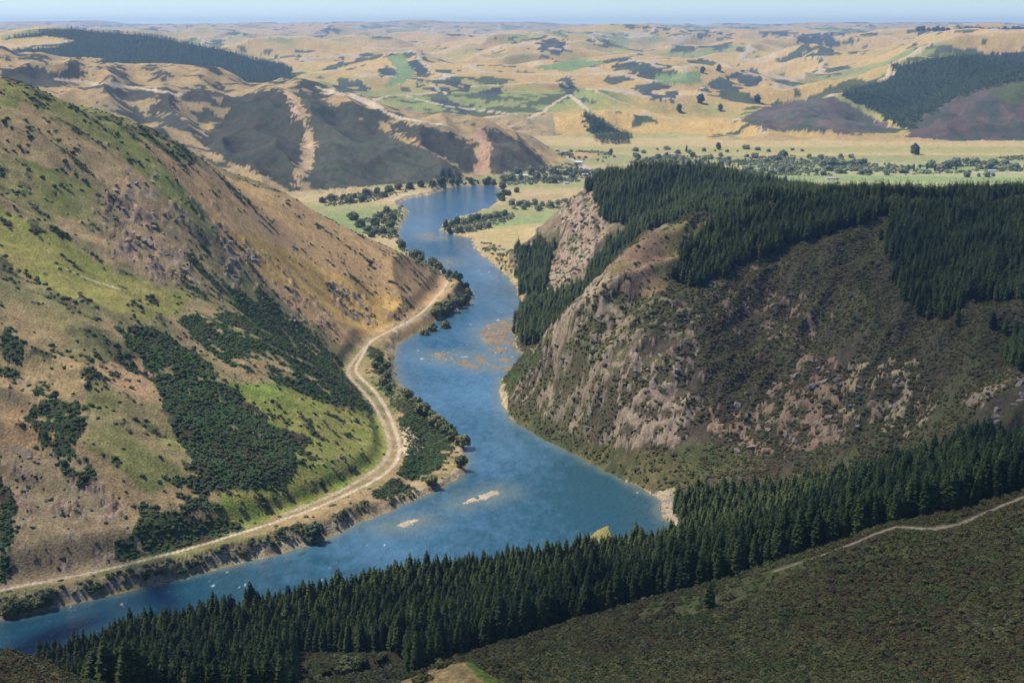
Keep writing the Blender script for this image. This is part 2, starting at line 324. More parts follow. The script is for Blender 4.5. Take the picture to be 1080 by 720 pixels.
# -- whole areas
put(np.ones(GX.shape, bool), DRY, GREEN * .9 + DRY * .3, tone(PN[2] + .5 * PN[0], -.1, .7))
# far country: dry grass with greener basins and dark scrub gullies
fz = GY > 4700
nf = fbm(GX, GY, 1300, 4, 91); nf2 = fbm(GX, GY, 420, 4, 95); nf3 = fbm(GX, GY, 130, 4, 97)
put(fz, np.array([.42, .282, .095]), np.array([.22, .23, .07]), tone(nf + .35 * nf2, -.05, .32))
put(fz & (nf2 * .8 + nf3 * .5 - .25 * nf > .23), SCRUBF * 1.1, OLIVE, tone(nf3))
put(fz & (nf2 * .5 + nf > .34) & (nf3 > .02), OLIVE * 1.1)
put(fz & (rid2 > .93), np.array([.42, .32, .19]))
# hill beyond the bend
h2 = (GY > 3000) & (GY < 5200) & (GX < 150) & (GZ > 9)
put(h2, np.array([.36, .245, .105]), np.array([.22, .18, .095]), tone(PN[2] + .5 * PN[0]))
def dark2(pts, y0=3000, y1=5000, c=SCRUBF, c2=BROWN * .9):
    m = M(pts, y0, y1); put(m, c, c2, tone(PN[0])); brush[m] = np.maximum(brush[m], .9); return m
dark2([(208, 150), (232, 128), (256, 100), (285, 94), (302, 96), (310, 118), (322, 150), (305, 182), (318, 204), (268, 180), (240, 170)])
dark2([(312, 94), (340, 106), (372, 118), (400, 138), (450, 158), (492, 182), (480, 192), (400, 200), (340, 206), (316, 186), (334, 160), (330, 130), (318, 110)], c=SCRUBF * 1.15, c2=np.array([.085, .08, .05]))
dark2([(405, 128), (430, 130), (470, 138), (500, 152), (506, 178), (494, 184), (470, 168), (430, 146)])
dark2([(510, 134), (536, 142), (562, 158), (588, 180), (520, 184), (512, 170), (518, 150)], c=np.array([.085, .08, .05]))
dark2([(155, 118), (172, 98), (188, 96), (188, 112), (172, 122)])
dark2([(10, 78), (40, 72), (60, 78), (78, 58), (92, 80), (60, 92), (20, 92)])
m2 = h2 & (PN[2] + .7 * PN[0] > .12) & (GX < -300); put(m2, SCRUBF * 1.2, BROWN, tone(PN[1])); brush[m2] = .6
m2 = h2 & (PN[0] + .6 * PN[1] > .42); put(m2, BROWN * 1.3)
brk = M([(300, 98), (307, 97), (318, 120), (330, 142), (333, 160), (325, 184), (310, 198), (313, 184), (322, 166), (318, 148), (326, 140), (314, 122)], 3000, 5000)
put(brk, np.array([.42, .30, .17]), np.array([.36, .24, .14]), tone(PN[1])); brush[brk] = 0
m = M([(500, 136), (510, 133), (518, 160), (512, 182), (500, 184), (506, 160)], 3000, 5000); put(m, np.array([.36, .22, .13])); brush[m] = 0
# dark wooded hill behind (trees are set on it) and its clearings
wood_far = M([(0, 42), (60, 32), (110, 28), (180, 34), (240, 46), (300, 68), (316, 86), (300, 100), (180, 100), (60, 90), (-20, 80), (-20, 48)], 5150, 8200)
wood_far &= ~M([(-20, 44), (50, 38), (80, 43), (60, 50), (20, 53), (-20, 60)], 5400, 8400) & ~M([(80, 60), (110, 62), (105, 65), (85, 64)], 5400, 8400)
put(wood_far, FOREST * 1.05)
# forested hill on the right, brown dome, slope
wood_right = M([(888, 102), (900, 92), (940, 84), (945, 74), (935, 70), (1000, 60), (1085, 54), (1085, 84), (1050, 92), (1000, 108), (960, 136), (948, 134), (920, 116)], 4700, 8500)
put(wood_right, FOREST)
dome = M([(955, 144), (975, 122), (1010, 102), (1050, 88), (1090, 84), (1090, 148), (1020, 150)], 4500, 5900)
put(dome, SCRUBF * 1.1, np.array([.10, .07, .055]), tone(PN[2] + PN[0])); brush[dome] = .3
m = M([(1040, 94), (1090, 84), (1090, 108), (1060, 110)], 4500, 5900); put(m, OLIVE * .9)
m = M([(780, 128), (800, 115), (840, 106), (880, 102), (900, 112), (945, 138), (900, 142), (850, 138), (810, 138)], 4600, 6200); put(m, SCRUBF * 1.3, np.array([.12, .085, .065]), tone(PN[2] + PN[0]))
plant = M([(614, 121), (626, 122), (642, 133), (664, 142), (665, 154), (650, 157), (636, 154), (622, 140)], 4500, 5500); put(plant, FOREST)
for pts in ([(440, 92), (452, 85), (498, 82), (496, 96), (470, 100)], [(500, 98), (530, 90), (532, 100), (512, 106)], [(452, 105), (470, 104), (496, 118), (480, 121)], [(344, 92), (378, 84), (392, 96), (372, 99)], [(588, 84), (600, 80), (612, 100), (630, 110), (612, 108), (596, 100)],
            [(668, 90), (700, 86), (716, 98), (708, 108), (680, 104)], [(564, 46), (582, 40), (598, 46), (588, 62), (572, 62)], [(626, 66), (660, 60), (684, 74), (640, 72)], [(735, 95), (770, 78), (800, 72), (805, 88), (760, 100)], [(845, 36), (890, 34), (892, 46), (870, 52)],
            [(678, 33), (706, 30), (690, 36)], [(838, 38), (866, 40), (864, 46), (840, 45)], [(398, 74), (408, 68), (420, 76), (450, 84), (436, 88)]):
    put(M(pts, 4600, 16000) & (nf3 + .8 * PN[2] > -.22), SCRUBF * .95, SCRUBF * 1.4, tone(nf3))
for pts in ([(408, 60), (424, 56), (440, 74), (428, 88), (404, 92), (420, 76)], [(560, 72), (610, 62), (640, 66), (600, 76)], [(690, 80), (740, 74), (740, 88), (700, 90)]):
    put(M(pts, 5200, 14000), np.array([.17, .22, .075]))
for pts in ([(400, 76), (408, 70), (412, 80), (402, 84)], [(430, 66), (440, 62), (452, 76), (440, 80)]): put(M(pts, 5200, 14000), SCRUBF)
# valley floor: strips of pasture and stubble
vf = (GY > 2350) & (GY < 4950) & (GZ < 13) & (SD > 0)
strip = np.sin(GY / 95.0 + .6 * fbm(GX, GY, 900, 2, 101)) + .5 * fbm(GX, GY * 3, 700, 3, 103)
put(vf, np.array([.26, .25, .10]), np.array([.38, .29, .14]), tone(strip, -.5, .6))
put(vf & (GY > 4150), np.array([.40, .30, .135]), np.array([.30, .27, .10]), tone(strip, -.2, .8))
fld = vf & (GX > 620) & (GY < 3900)
put(fld, np.array([.22, .265, .10]), np.array([.30, .30, .13]), tone(np.sin(GY / 42.0 + GX * .003), -.4, .4))
put(fld & (np.abs(np.sin(GY / 150.0 + GX * .0006)) < .05), GRAVEL * .95)
put(M([(345, 224), (395, 222), (402, 240), (385, 248), (350, 240)], 2300, 3200), PADDOCK)
put(M([(505, 245), (552, 234), (560, 240), (548, 254), (515, 258)], 2200, 3000), np.array([.37, .29, .12])); put(M([(500, 238), (580, 224), (585, 232), (530, 240)], 2200, 3200), PADDOCK * 1.1)
put(M([(530, 210), (590, 204), (600, 208), (560, 216)], 2500, 3600), np.array([.33, .25, .12]))
put(M([(408, 212), (428, 204), (465, 204), (460, 210), (430, 215)], 2500, 3400), SANDC * 1.05)
# ---- left hill
LH = (GY > 820) & (GY < 2250) & (GX < -20) & (SD > 0)
def L(pts, raw=False): return M(pts, 820, 2260, raw) & (GX < 60)
put(LH, np.array([.27, .195, .095]), np.array([.16, .15, .06]), tone(PN[2] * 1.2 + PN[0] * .6, -.25, .3))
put(L([(0, 88), (60, 98), (110, 116), (170, 148), (215, 185), (250, 250), (190, 222), (130, 165), (70, 126), (0, 112)]), GREEN, np.array([.20, .18, .06]), tone(PN[0]))
put(L([(0, 160), (50, 178), (110, 190), (100, 235), (30, 218), (0, 205)]), GREEN * .9, np.array([.22, .18, .08]), tone(PN[0]))
put(L([(20, 105), (80, 130), (130, 170), (150, 200), (90, 190), (30, 160)]), np.array([.32, .225, .105]), np.array([.22, .17, .08]), tone(PN[0]))
put(L([(0, 222), (50, 240), (100, 275), (150, 300), (205, 312), (190, 328), (150, 336), (90, 318), (40, 298), (0, 268)]), BRIGHT, np.array([.24, .20, .065]), tone(PN[2] + .4 * PN[0]))
put(L([(150, 150), (215, 178), (270, 195), (340, 216), (400, 250), (475, 288), (475, 305), (455, 322), (400, 350), (360, 362), (300, 320), (250, 270), (210, 215)]), np.array([.42, .27, .115]), np.array([.32, .21, .105]), tone(PN[2] + .5 * PN[0]))
put(L([(240, 240), (300, 262), (380, 300), (440, 318), (430, 334), (380, 352), (330, 318), (280, 290)]), GOLD, np.array([.33, .22, .07]), tone(PN[0]))
put(L([(235, 405), (320, 405), (395, 428), (412, 470), (402, 495), (330, 532), (250, 558), (215, 545), (250, 500), (310, 470)]), np.array([.165, .21, .042]), np.array([.23, .215, .06]), tone(PN[0] + .5 * PN[1]))
put(L([(90, 395), (190, 430), (200, 500), (150, 520), (90, 470)]), np.array([.17, .17, .055]), np.array([.25, .19, .09]), tone(PN[0]))
put(L([(0, 455), (55, 460), (100, 500), (130, 540), (160, 578), (90, 608), (-30, 630)]), np.array([.25, .19, .10]), ROCK * .85, tone(PN[0] + PN[1], -.1, .5))
put(L([(0, 420), (50, 440), (90, 480), (50, 480), (0, 470)]), np.array([.34, .22, .10]))
put(L([(95, 385), (150, 380), (190, 418), (160, 425), (110, 405)]), np.array([.32, .21, .11]))
br = LH & (PN[2] * .5 + PN[0] * .8 + PN[1] * .4 > .17) & (GZ > 50) & (GX < -150) & (col[..., 1] < .2); put(br, np.array([.12, .09, .05]), OLIVE * 1.2, tone(PN[1])); gorse[br] = .25
for pts, a in (([(80, 200), (150, 170), (215, 205), (260, 255), (330, 300), (360, 350), (310, 345), (250, 305), (180, 290), (110, 262)], .12), ([(0, 470), (60, 470), (130, 530), (150, 585), (0, 620)], .1), ([(130, 240), (200, 270), (210, 300), (170, 300), (110, 270)], -.12),
               ([(345, 295), (385, 310), (392, 345), (360, 335)], -.05), ([(230, 255), (260, 270), (250, 300), (225, 280)], -.05), ([(405, 330), (430, 318), (432, 340), (415, 345)], .0), ([(130, 195), (170, 205), (160, 245), (130, 230)], -.1), ([(0, 365), (20, 380), (40, 440), (0, 450)], .05)):
    m = L(pts) & (PN[1] + .5 * PN[3] + .3 * PN[0] > a + .08); put(m, ROCK * .95, PINK, tone(PN[0] + PN[3])); rock[m] = 1
def G(pts, thr=-9, y0=820, y1=2260):
    m = M(pts, y0, y1) & (PN[0] * .7 + PN[1] * .6 > thr); gorse[m] = 1; return m
gm = zero.copy()
for pts, thr in (([(118, 345), (175, 350), (235, 398), (275, 438), (325, 462), (312, 490), (270, 522), (215, 508), (180, 452), (165, 400)], -.32), ([(185, 335), (245, 330), (300, 365), (390, 425), (405, 440), (330, 420), (265, 395), (215, 370)], -.22), ([(225, 300), (275, 310), (350, 370), (385, 420), (330, 400), (270, 355)], -.12),
                 ([(35, 405), (95, 430), (82, 470), (105, 512), (70, 500), (30, 452)], -.08), ([(80, 375), (130, 372), (140, 400), (90, 410)], .1), ([(110, 480), (200, 490), (240, 530), (190, 545), (140, 520)], .0), ([(148, 548), (232, 540), (258, 560), (200, 578), (120, 592), (120, 575)], -.3),
                 ([(0, 500), (16, 520), (12, 600), (0, 615)], -.3), ([(0, 310), (22, 330), (22, 400), (0, 420)], -.05), ([(30, 200), (100, 235), (140, 275), (110, 275), (40, 235)], .18), ([(60, 90), (100, 118), (80, 120)], .1), ([(125, 340), (165, 345), (150, 360)], -.2), ([(195, 265), (240, 285), (230, 320), (190, 300)], .05), ([(130, 500), (175, 520), (200, 560), (150, 550)], -.05),
                 ([(150, 165), (190, 190), (225, 245), (190, 235), (160, 200)], .12), ([(80, 150), (130, 190), (100, 200), (60, 170)], .25), ([(280, 460), (330, 480), (300, 520), (260, 520)], .05), ([(0, 230), (60, 245), (130, 290), (60, 250)], .2),
                 ([(420, 415), (455, 440), (480, 470), (468, 492), (420, 512), (425, 470)], -.4), ([(388, 365), (400, 368), (412, 400), (420, 430), (405, 415)], -.3), ([(330, 556), (400, 522), (424, 500), (468, 506), (430, 520), (350, 560)], .0), ([(60, 626), (130, 606), (200, 588), (320, 552), (330, 562), (210, 600), (120, 620)], -.15)):
    gm |= G(pts, thr)
bs = LH & (SD > 3.5) & (SD < 34) & (GY < 1130) & (PN[0] + .5 * PN[1] > -.12) & (GZ < 10.3); gm |= bs; gorse[bs] = .9
sp = LH & (PN[1] + .5 * PN[0] + .25 * PN[2] > .36) & (GZ > 14); gm |= sp; gorse[sp] = .8
put(gm, GORSE * 1.5, BROWN, tone(PN[0] + PN[1] - .15))
# strip between road and water
bk = (SD > 0) & (SD < np.where(GY > 1800, 4, 9)) & (GY > 700) & (GY < 3500); put(bk, SANDC * .9, np.array([.24, .19, .1]), tone(PN[1]))
put(M([(424, 452), (440, 452), (446, 464), (440, 480), (426, 482)], 900, 1700), SANDC * 1.1)
fl = LH & (GZ < 10.5) & (GY < 2100) & ~gm & (SD > 6); put(fl, np.array([.33, .23, .12]), np.array([.17, .155, .06]), tone(PN[0] + .6 * PN[1]))
# ---- right hill
RH = (GY > 1030) & (GY < 2950) & (GX > -5) & (SD > 0) & (GZ > 1)
def Rr(pts, thr=None, y0=1030, y1=1720):
    m = M(pts, y0, y1)
    return m if thr is None else m & (PN[1] * .8 + PN[3] * .5 + PN[0] * .4 > thr)
put(RH & (GY < 1900), BROWN * 1.15, np.array([.085, .08, .035]), tone(PN[0] + .8 * PN[2])); brush[RH & (GY < 1750)] = 1
steep = RH & (GY > 1750) & (GZ > 10); put(steep, np.array([.11, .095, .05]), np.array([.2, .15, .09]), tone(PN[0]))
for pts, thr, c, c2 in (([(535, 420), (560, 365), (600, 322), (650, 300), (735, 322), (742, 400), (700, 450), (640, 472), (590, 440)], .12, PINK * .95, ROCK * .9), ([(640, 430), (700, 400), (740, 420), (720, 470), (650, 470)], -.05, PINK, ROCK),
                        ([(740, 415), (790, 440), (850, 370), (900, 390), (890, 470), (830, 480), (760, 480)], .08, ROCK * .95, CLAY * .9), ([(890, 375), (970, 380), (990, 430), (960, 462), (890, 440)], .12, ROCK, np.array([.34, .26, .15])), ([(1020, 415), (1050, 405), (1085, 398), (1085, 440), (1045, 452)], -.15, CLAY, ROCK),
                        ([(740, 290), (800, 280), (880, 330), (850, 370), (760, 350)], .24, ROCK, PINK), ([(560, 360), (600, 320), (640, 276), (660, 286), (610, 335), (575, 370)], -.1, np.array([.33, .25, .14]), ROCK)):
    m = Rr(pts, thr); put(m, c * .85, c2 * .85, tone(PN[1] + PN[3])); rock[m] = 1; brush[m] = .14
m = Rr([(640, 282), (690, 238), (760, 232), (735, 262), (722, 290), (690, 312), (655, 312)], -9); put(m, np.array([.15, .125, .05]), np.array([.20, .13, .08]), tone(PN[2] + PN[0])); brush[m] = .12
m = Rr([(528, 432), (575, 440), (630, 470), (690, 478), (740, 470), (790, 470), (745, 500), (705, 522), (650, 507), (600, 482), (555, 458)]); put(m, np.array([.10, .088, .036]), np.array([.055, .062, .025]), tone(PN[0] + PN[1])); brush[m] = .8
m = Rr([(528, 405), (548, 372), (575, 370), (540, 415)]); put(m, OLIVE * .8, GORSE * 1.5, tone(PN[0])); brush[m] = 1
m = Rr([(930, 420), (1000, 430), (960, 460), (900, 465)], -.1) & (rock < .5); put(m, OLIVE)
m = Rr([(1000, 330), (1085, 325), (1085, 380), (1010, 370)], -.3); put(m, OLIVE * .8, BROWN, tone(PN[0])); brush[m] = .9
bl = M([(592, 206), (625, 200), (640, 240), (632, 268), (595, 300), (570, 320), (580, 285), (592, 250)], 1780, 2500); put(bl, PINK * 1.15, ROCK * 1.1, tone(PN[0] + PN[1])); mb = bl & (PN[1] + .6 * PN[3] > .12); put(mb, BROWN * 1.3, OLIVE, tone(PN[0])); rock[bl] = .8; brush[bl] = .15; brush[mb] = .7
m = M([(540, 270), (560, 258), (566, 290), (545, 300)], 1900, 2500) & (PN[1] > -.1); put(m, ROCK * 1.1, PINK, tone(PN[3])); rock[m] = 1
m = M([(690, 520), (715, 512), (722, 540), (708, 570), (694, 548)], 880, 1160); put(m, SANDC * .8, ROCK * .8, tone(PN[1])); brush[m] = 0
# ---- foreground ridge
FG = (GY < 640) | ((GY < 1080) & (GX > -420) & (SD > 0) & ~LH & ~RH)
put(FG, BROWN * .95, np.array([.07, .065, .026]), tone(PN[0] + .5 * PN[2])); brush[FG & (GY < 640)] = 1
m = M([(640, 652), (692, 634), (763, 616), (850, 588), (850, 600), (765, 640), (700, 656)], 380, 640); put(m, np.array([.09, .11, .03]), np.array([.12, .10, .04]), tone(PN[1])); brush[m] = .3
knoll = M([(395, 726), (430, 710), (470, 697), (490, 694), (535, 722), (500, 760), (400, 760)], 380, 500, True); put(knoll, np.array([.34, .22, .085]), np.array([.23, .17, .07]), tone(PN[3] + PN[1])); brush[knoll] = 0
m = M([(488, 696), (496, 697), (530, 720), (512, 722)], 380, 500, True); put(m, np.array([.12, .16, .03])); brush[m] = 0
m = M([(330, 715), (420, 700), (420, 692), (440, 690), (400, 684), (330, 690)], 380, 640); brush[m] = 1
# bare tracks
def track(line, half, c, mul=1.0):
    sel = (GX > line[:, 0].min() - 30) & (GX < line[:, 0].max() + 30) & (GY > line[:, 1].min() - 30) & (GY < line[:, 1].max() + 30)
    d = segdist(GX[sel], GY[sel], line) + PN[3][sel] * half * .35
    k = (1 - sst(half * .8, half * 1.25, d))[..., None]; col[sel] = col[sel] * (1 - k) + c * k
    kk = d < (half * 1.3 if half > 2 else half * 3.6); 
    for f in (gorse, brush): t = f[sel]; t[kk] = 0; f[sel] = t
track(road_line, 1.8, np.array([.43, .34, .235])); track(rail_line, 1.9, np.array([.36, .28, .19])); track(crest_line, 1.6, np.array([.31, .24, .145]))
track(gline([(70, 284), (90, 293), (110, 300), (125, 305)], 900, 1700), 1.6, np.array([.42, .34, .22]))
track(gline([(205, 330), (260, 350), (300, 372), (330, 385)], 900, 1900), 1.3, np.array([.30, .26, .10]))
for pts in ([(60, 84), (140, 92), (190, 100)], [(335, 92), (380, 106), (420, 124), (470, 132)], [(340, 98), (370, 100), (400, 112)], [(430, 102), (470, 112), (520, 118), (560, 124)], [(455, 90), (470, 100)], [(560, 124), (600, 100), (620, 116)]): track(gline(pts, 3000, 7500), 7, np.array([.45, .36, .24]))
track(lane_line, 9, np.array([.40, .36, .30]))
put(bar, GRAVEL * .75); put(shelf & (SD < 0), np.array([.17, .125, .08]), ROCK * .75, tone(shn)); put(M([(612, 570), (642, 553), (648, 566), (640, 574)], 800, 1100), np.array([.21, .185, .06]))
gorse[SD < 2] = 0; brush[SD < 2] = 0
# conifer woods (plan masks used to set out the trees)
def F(pts, y0, y1): return M(pts, y0, y1)
wood_b = (F([(600, 212), (625, 198), (660, 188), (720, 185), (780, 191), (835, 207), (790, 222), (745, 232), (690, 238), (650, 236), (630, 226), (615, 222)], 1850, 2480) | F([(545, 262), (560, 262), (575, 258), (590, 276), (588, 300), (570, 315), (548, 312)], 1780, 2350) |
          F([(545, 348), (548, 328), (565, 318), (610, 305), (660, 282), (690, 255), (640, 300), (600, 340), (575, 362), (552, 366)], 1560, 2000) | F([(600, 335), (640, 292), (690, 240), (760, 226), (745, 212), (690, 228), (655, 246), (625, 282)], 1540, 2300) | ((GY > 2150) & (GY < 2560) & (GX > 120) & (GX < 560) & (GZ > 70)))
wood_b &= ~bl
wood_r = F([(708, 296), (722, 262), (745, 240), (800, 224), (880, 212), (950, 217), (952, 226), (905, 238), (860, 252), (800, 272), (760, 290), (738, 306)], 1280, 1900) | F([(930, 252), (950, 222), (1000, 222), (1090, 217), (1090, 316), (1030, 318), (990, 338), (965, 332), (945, 300)], 1180, 1900) | ((GY > 1590) & (GY < 1800) & (GX > 190) & (GZ > 120)) 
wood_r |= F([(1060, 350), (1090, 345), (1090, 395), (1065, 392)], 1000, 1300)
# foreground wood: everything between the ridge track and the river
crest_all = np.array([at(*q)[:2] for q in ((1500, 470, 585), (1200, 482, 575), (1072, 520, 580), (1013, 546, 578), (947, 550, 580), (905, 563, 583), (859, 578, 592), (817, 590, 602), (763, 608, 612), (692, 628, 630), (640, 645, 622), (560, 668, 600), (500, 690, 580), (430, 720, 540), (350, 760, 480), (240, 800, 440), (130, 800, 440), (90, 740, 470), (20, 700, 520), (-200, 690, 520))])
cyi = np.interp(GX, crest_all[::-1, 0], crest_all[::-1, 1])
gul = np.array([und(u, Y, 20)[:2] for u, Y in ((-200, 745), (40, 780), (100, 800), (200, 860), (300, 890), (400, 940), (500, 960), (600, 990), (700, 1000), (712, 1062), (740, 1085), (800, 1062), (880, 1040), (950, 1000), (1080, 915), (1250, 900))])
gyi = np.interp(GX, gul[:, 0], gul[:, 1])
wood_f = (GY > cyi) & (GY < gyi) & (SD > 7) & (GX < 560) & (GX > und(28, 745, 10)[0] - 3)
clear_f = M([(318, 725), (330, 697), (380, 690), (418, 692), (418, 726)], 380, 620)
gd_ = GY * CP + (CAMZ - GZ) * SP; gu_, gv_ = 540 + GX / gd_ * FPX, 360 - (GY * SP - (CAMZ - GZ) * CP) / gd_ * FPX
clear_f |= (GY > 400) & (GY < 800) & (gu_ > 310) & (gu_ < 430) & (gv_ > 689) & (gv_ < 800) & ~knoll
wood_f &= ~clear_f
put(clear_f, OLIVE, BROWN, tone(PN[1])); brush[clear_f] = 1
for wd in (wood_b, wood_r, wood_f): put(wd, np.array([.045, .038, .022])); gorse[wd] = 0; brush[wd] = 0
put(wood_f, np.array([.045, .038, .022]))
# fine relief that goes with the cover
dz = np.clip(GY / 1400, .7, 2.2)
GZ = GZ + rock * (np.abs(fbm(GX, GY, 13, 3, 111)) * 7 * dz + (1 - np.abs(fbm(GX, GY, 26, 2, 112)) * 2.5) * 2.5 - 1.5) * np.where(GY < 3000, 1, 0) * (SD > 4)
GZ = GZ + np.clip(gorse, 0, 1) * (fbm(GX, GY, 7, 2, 115) * .8 + .5) + brush * (fbm(GX, GY, 8, 2, 117) * .6) * (GY < 2400) + (brush * (GY > 2400)) * fbm(GX, GY, 20, 3, 118) * 5
GZ = np.where(LH | RH, GZ + hill * fbm(GX, GY, 9, 3, 119) * .55, GZ)
# mottling of the ground itself (soil, tussock, droppings of stone), not light
mot = 1 + .2 * fbm(GX, GY, 30, 3, 121) + .14 * fbm(GX, GY, 6, 3, 125) + .05 * rng.standard_normal(GX.shape)
col = np.clip(col * mot[..., None], .006, .75).astype(np.float32)

# ------------------------------------------------------------------ materials
def new_mat(name):
    m = bpy.data.materials.new(name); m.use_nodes = True; t = m.node_tree; b = t.nodes['Principled BSDF']
    b.inputs['Specular IOR Level'].default_value = .15; b.inputs['Roughness'].default_value = .9
    return m, t, b
def N(t, k, **kw):
    nd = t.nodes.new(k)
    for a, v in kw.items(): setattr(nd, a, v)
    return nd
def mat_ground():
    m, t, b = new_mat('hill_ground'); lk = t.links.new
    at_ = N(t, 'ShaderNodeAttribute', attribute_name='cover')
    tc = N(t, 'ShaderNodeTexCoord')
    n1 = N(t, 'ShaderNodeTexNoise'); n1.inputs['Scale'].default_value = .55; n1.inputs['Detail'].default_value = 5; lk(tc.outputs['Object'], n1.inputs['Vector'])
    n2 = N(t, 'ShaderNodeTexNoise'); n2.inputs['Scale'].default_value = .12; n2.inputs['Detail'].default_value = 6; lk(tc.outputs['Object'], n2.inputs['Vector'])
    mr = N(t, 'ShaderNodeMapRange'); mr.inputs[1].default_value = .3; mr.inputs[2].default_value = .7; mr.inputs[3].default_value = .6; mr.inputs[4].default_value = 1.4; lk(n1.outputs[0], mr.inputs[0])
    mr2 = N(t, 'ShaderNodeMapRange'); mr2.inputs[1].default_value = .3; mr2.inputs[2].default_value = .7; mr2.inputs[3].default_value = .8; mr2.inputs[4].default_value = 1.2; lk(n2.outputs[0], mr2.inputs[0])
    mu = N(t, 'ShaderNodeMath', operation='MULTIPLY'); lk(mr.outputs[0], mu.inputs[0]); lk(mr2.outputs[0], mu.inputs[1])
    vm = N(t, 'ShaderNodeVectorMath', operation='SCALE'); lk(at_.outputs['Color'], vm.inputs[0]); lk(mu.outputs[0], vm.inputs['Scale'])
    lk(vm.outputs[0], b.inputs['Base Color'])
    bp = N(t, 'ShaderNodeBump'); bp.inputs['Strength'].default_value = .55; bp.inputs['Distance'].default_value = 1.2; lk(n1.outputs[0], bp.inputs['Height']); lk(bp.outputs[0], b.inputs['Normal'])
    b.inputs['Specular IOR Level'].default_value = .05
    return m
def mat_leaf(name, cols, scale=.02, spec=.1, noise_amt=1.0):
    m, t, b = new_mat(name); lk = t.links.new
    oi = N(t, 'ShaderNodeObjectInfo')
    nz = N(t, 'ShaderNodeTexNoise'); nz.inputs['Scale'].default_value = scale; nz.inputs['Detail'].default_value = 3; lk(oi.outputs['Location'], nz.inputs['Vector'])
    ge = N(t, 'ShaderNodeNewGeometry')
    a1 = N(t, 'ShaderNodeMath', operation='MULTIPLY_ADD'); lk(nz.outputs[0], a1.inputs[0]); a1.inputs[1].default_value = 1.6; a1.inputs[2].default_value = -.65
    a2 = N(t, 'ShaderNodeMath', operation='MULTIPLY_ADD'); lk(oi.outputs['Random'], a2.inputs[0]); a2.inputs[1].default_value = .75; lk(a1.outputs[0], a2.inputs[2])
    a3 = N(t, 'ShaderNodeMath', operation='MULTIPLY_ADD'); lk(ge.outputs['Random Per Island'], a3.inputs[0]); a3.inputs[1].default_value = .22; lk(a2.outputs[0], a3.inputs[2])
    cr = N(t, 'ShaderNodeValToRGB'); e = cr.color_ramp.elements
    while len(e) < len(cols): e.new(.5)
    for i, c in enumerate(cols): e[i].position = i / max(1, len(cols) - 1); e[i].color = (*c, 1)
    lk(a3.outputs[0], cr.inputs[0]); lk(cr.outputs[0], b.inputs['Base Color']); b.inputs['Specular IOR Level'].default_value = spec; b.inputs['Roughness'].default_value = .7
    return m
def mat_flat(name, c, rough=.85, var=.25, scale=1.0):
    m, t, b = new_mat(name); lk = t.links.new
    tc = N(t, 'ShaderNodeTexCoord'); nz = N(t, 'ShaderNodeTexNoise'); nz.inputs['Scale'].default_value = scale; nz.inputs['Detail'].default_value = 5; lk(tc.outputs['Object'], nz.inputs['Vector'])
    mr = N(t, 'ShaderNodeMapRange'); mr.inputs[1].default_value = .3; mr.inputs[2].default_value = .7; mr.inputs[3].default_value = 1 - var; mr.inputs[4].default_value = 1 + var; lk(nz.outputs[0], mr.inputs[0])
    rgb = N(t, 'ShaderNodeRGB'); rgb.outputs[0].default_value = (*c, 1)
    vm = N(t, 'ShaderNodeVectorMath', operation='SCALE'); lk(rgb.outputs[0], vm.inputs[0]); lk(mr.outputs[0], vm.inputs['Scale']); lk(vm.outputs[0], b.inputs['Base Color'])
    b.inputs['Roughness'].default_value = rough
    return m
MG = mat_ground()
M_PINE = mat_leaf('pine_needles', [(.018, .030, .010), (.033, .052, .0145), (.052, .076, .018), (.085, .105, .025)], .012)
M_GORSE = mat_leaf('gorse_leaves', [(.028, .056, .018), (.044, .084, .024), (.062, .105, .03), (.085, .095, .045)], .02)
M_BRUSH = mat_leaf('brown_scrub_leaves', [(.064, .046, .020), (.115, .085, .035), (.105, .098, .030), (.145, .14, .042)], .018)
M_FERN = mat_leaf('green_scrub_leaves', [(.05, .055, .02), (.075, .085, .027), (.09, .11, .03)], .03)
M_WILLOW = mat_leaf('willow_leaves', [(.06, .085, .035), (.10, .12, .045), (.14, .15, .06), (.17, .17, .07)], .03)
M_DARKLEAF = mat_leaf('dark_tree_leaves', [(.05, .075, .045), (.08, .11, .055), (.12, .145, .07)], .03)
M_BARK = mat_flat('bark', (.10, .075, .055), scale=3)
M_STONE = mat_flat('schist_rock', (.25, .205, .17), .95, .4, .5)
M_STONE2 = mat_flat('pink_rock', (.30, .215, .16), .95, .35, .5)

# ------------------------------------------------------------------ mesh helpers
def mesh(name, V, F, mat, smooth=False):
    me = bpy.data.meshes.new(name); V = np.asarray(V, np.float32)
    if isinstance(F, np.ndarray) and F.ndim == 2:
        k = F.shape[1]; me.vertices.add(len(V)); me.vertices.foreach_set('co', V.ravel()); me.loops.add(F.size); me.loops.foreach_set('vertex_index', F.astype(np.int32).ravel())
        me.polygons.add(len(F)); me.polygons.foreach_set('loop_start', np.arange(0, F.size, k, dtype=np.int32)); me.polygons.foreach_set('loop_total', np.full(len(F), k, np.int32))
    else: me.from_pydata([tuple(v) for v in V], [], [tuple(f) for f in F])
    if smooth: me.polygons.foreach_set('use_smooth', np.ones(len(me.polygons), bool))
    me.update(); me.validate() if not isinstance(F, np.ndarray) else None
    if mat: me.materials.append(mat)
    return me
def link(name, me, parent=None, loc=None, kind=None, label=None, cat=None, group=None):
    o = bpy.data.objects.new(name, me); COL.objects.link(o)
    if parent: o.parent = parent
    if loc is not None: o.location = loc
    for k, v in (('kind', kind), ('label', label), ('category', cat), ('group', group)):
        if v: o[k] = v
    return o
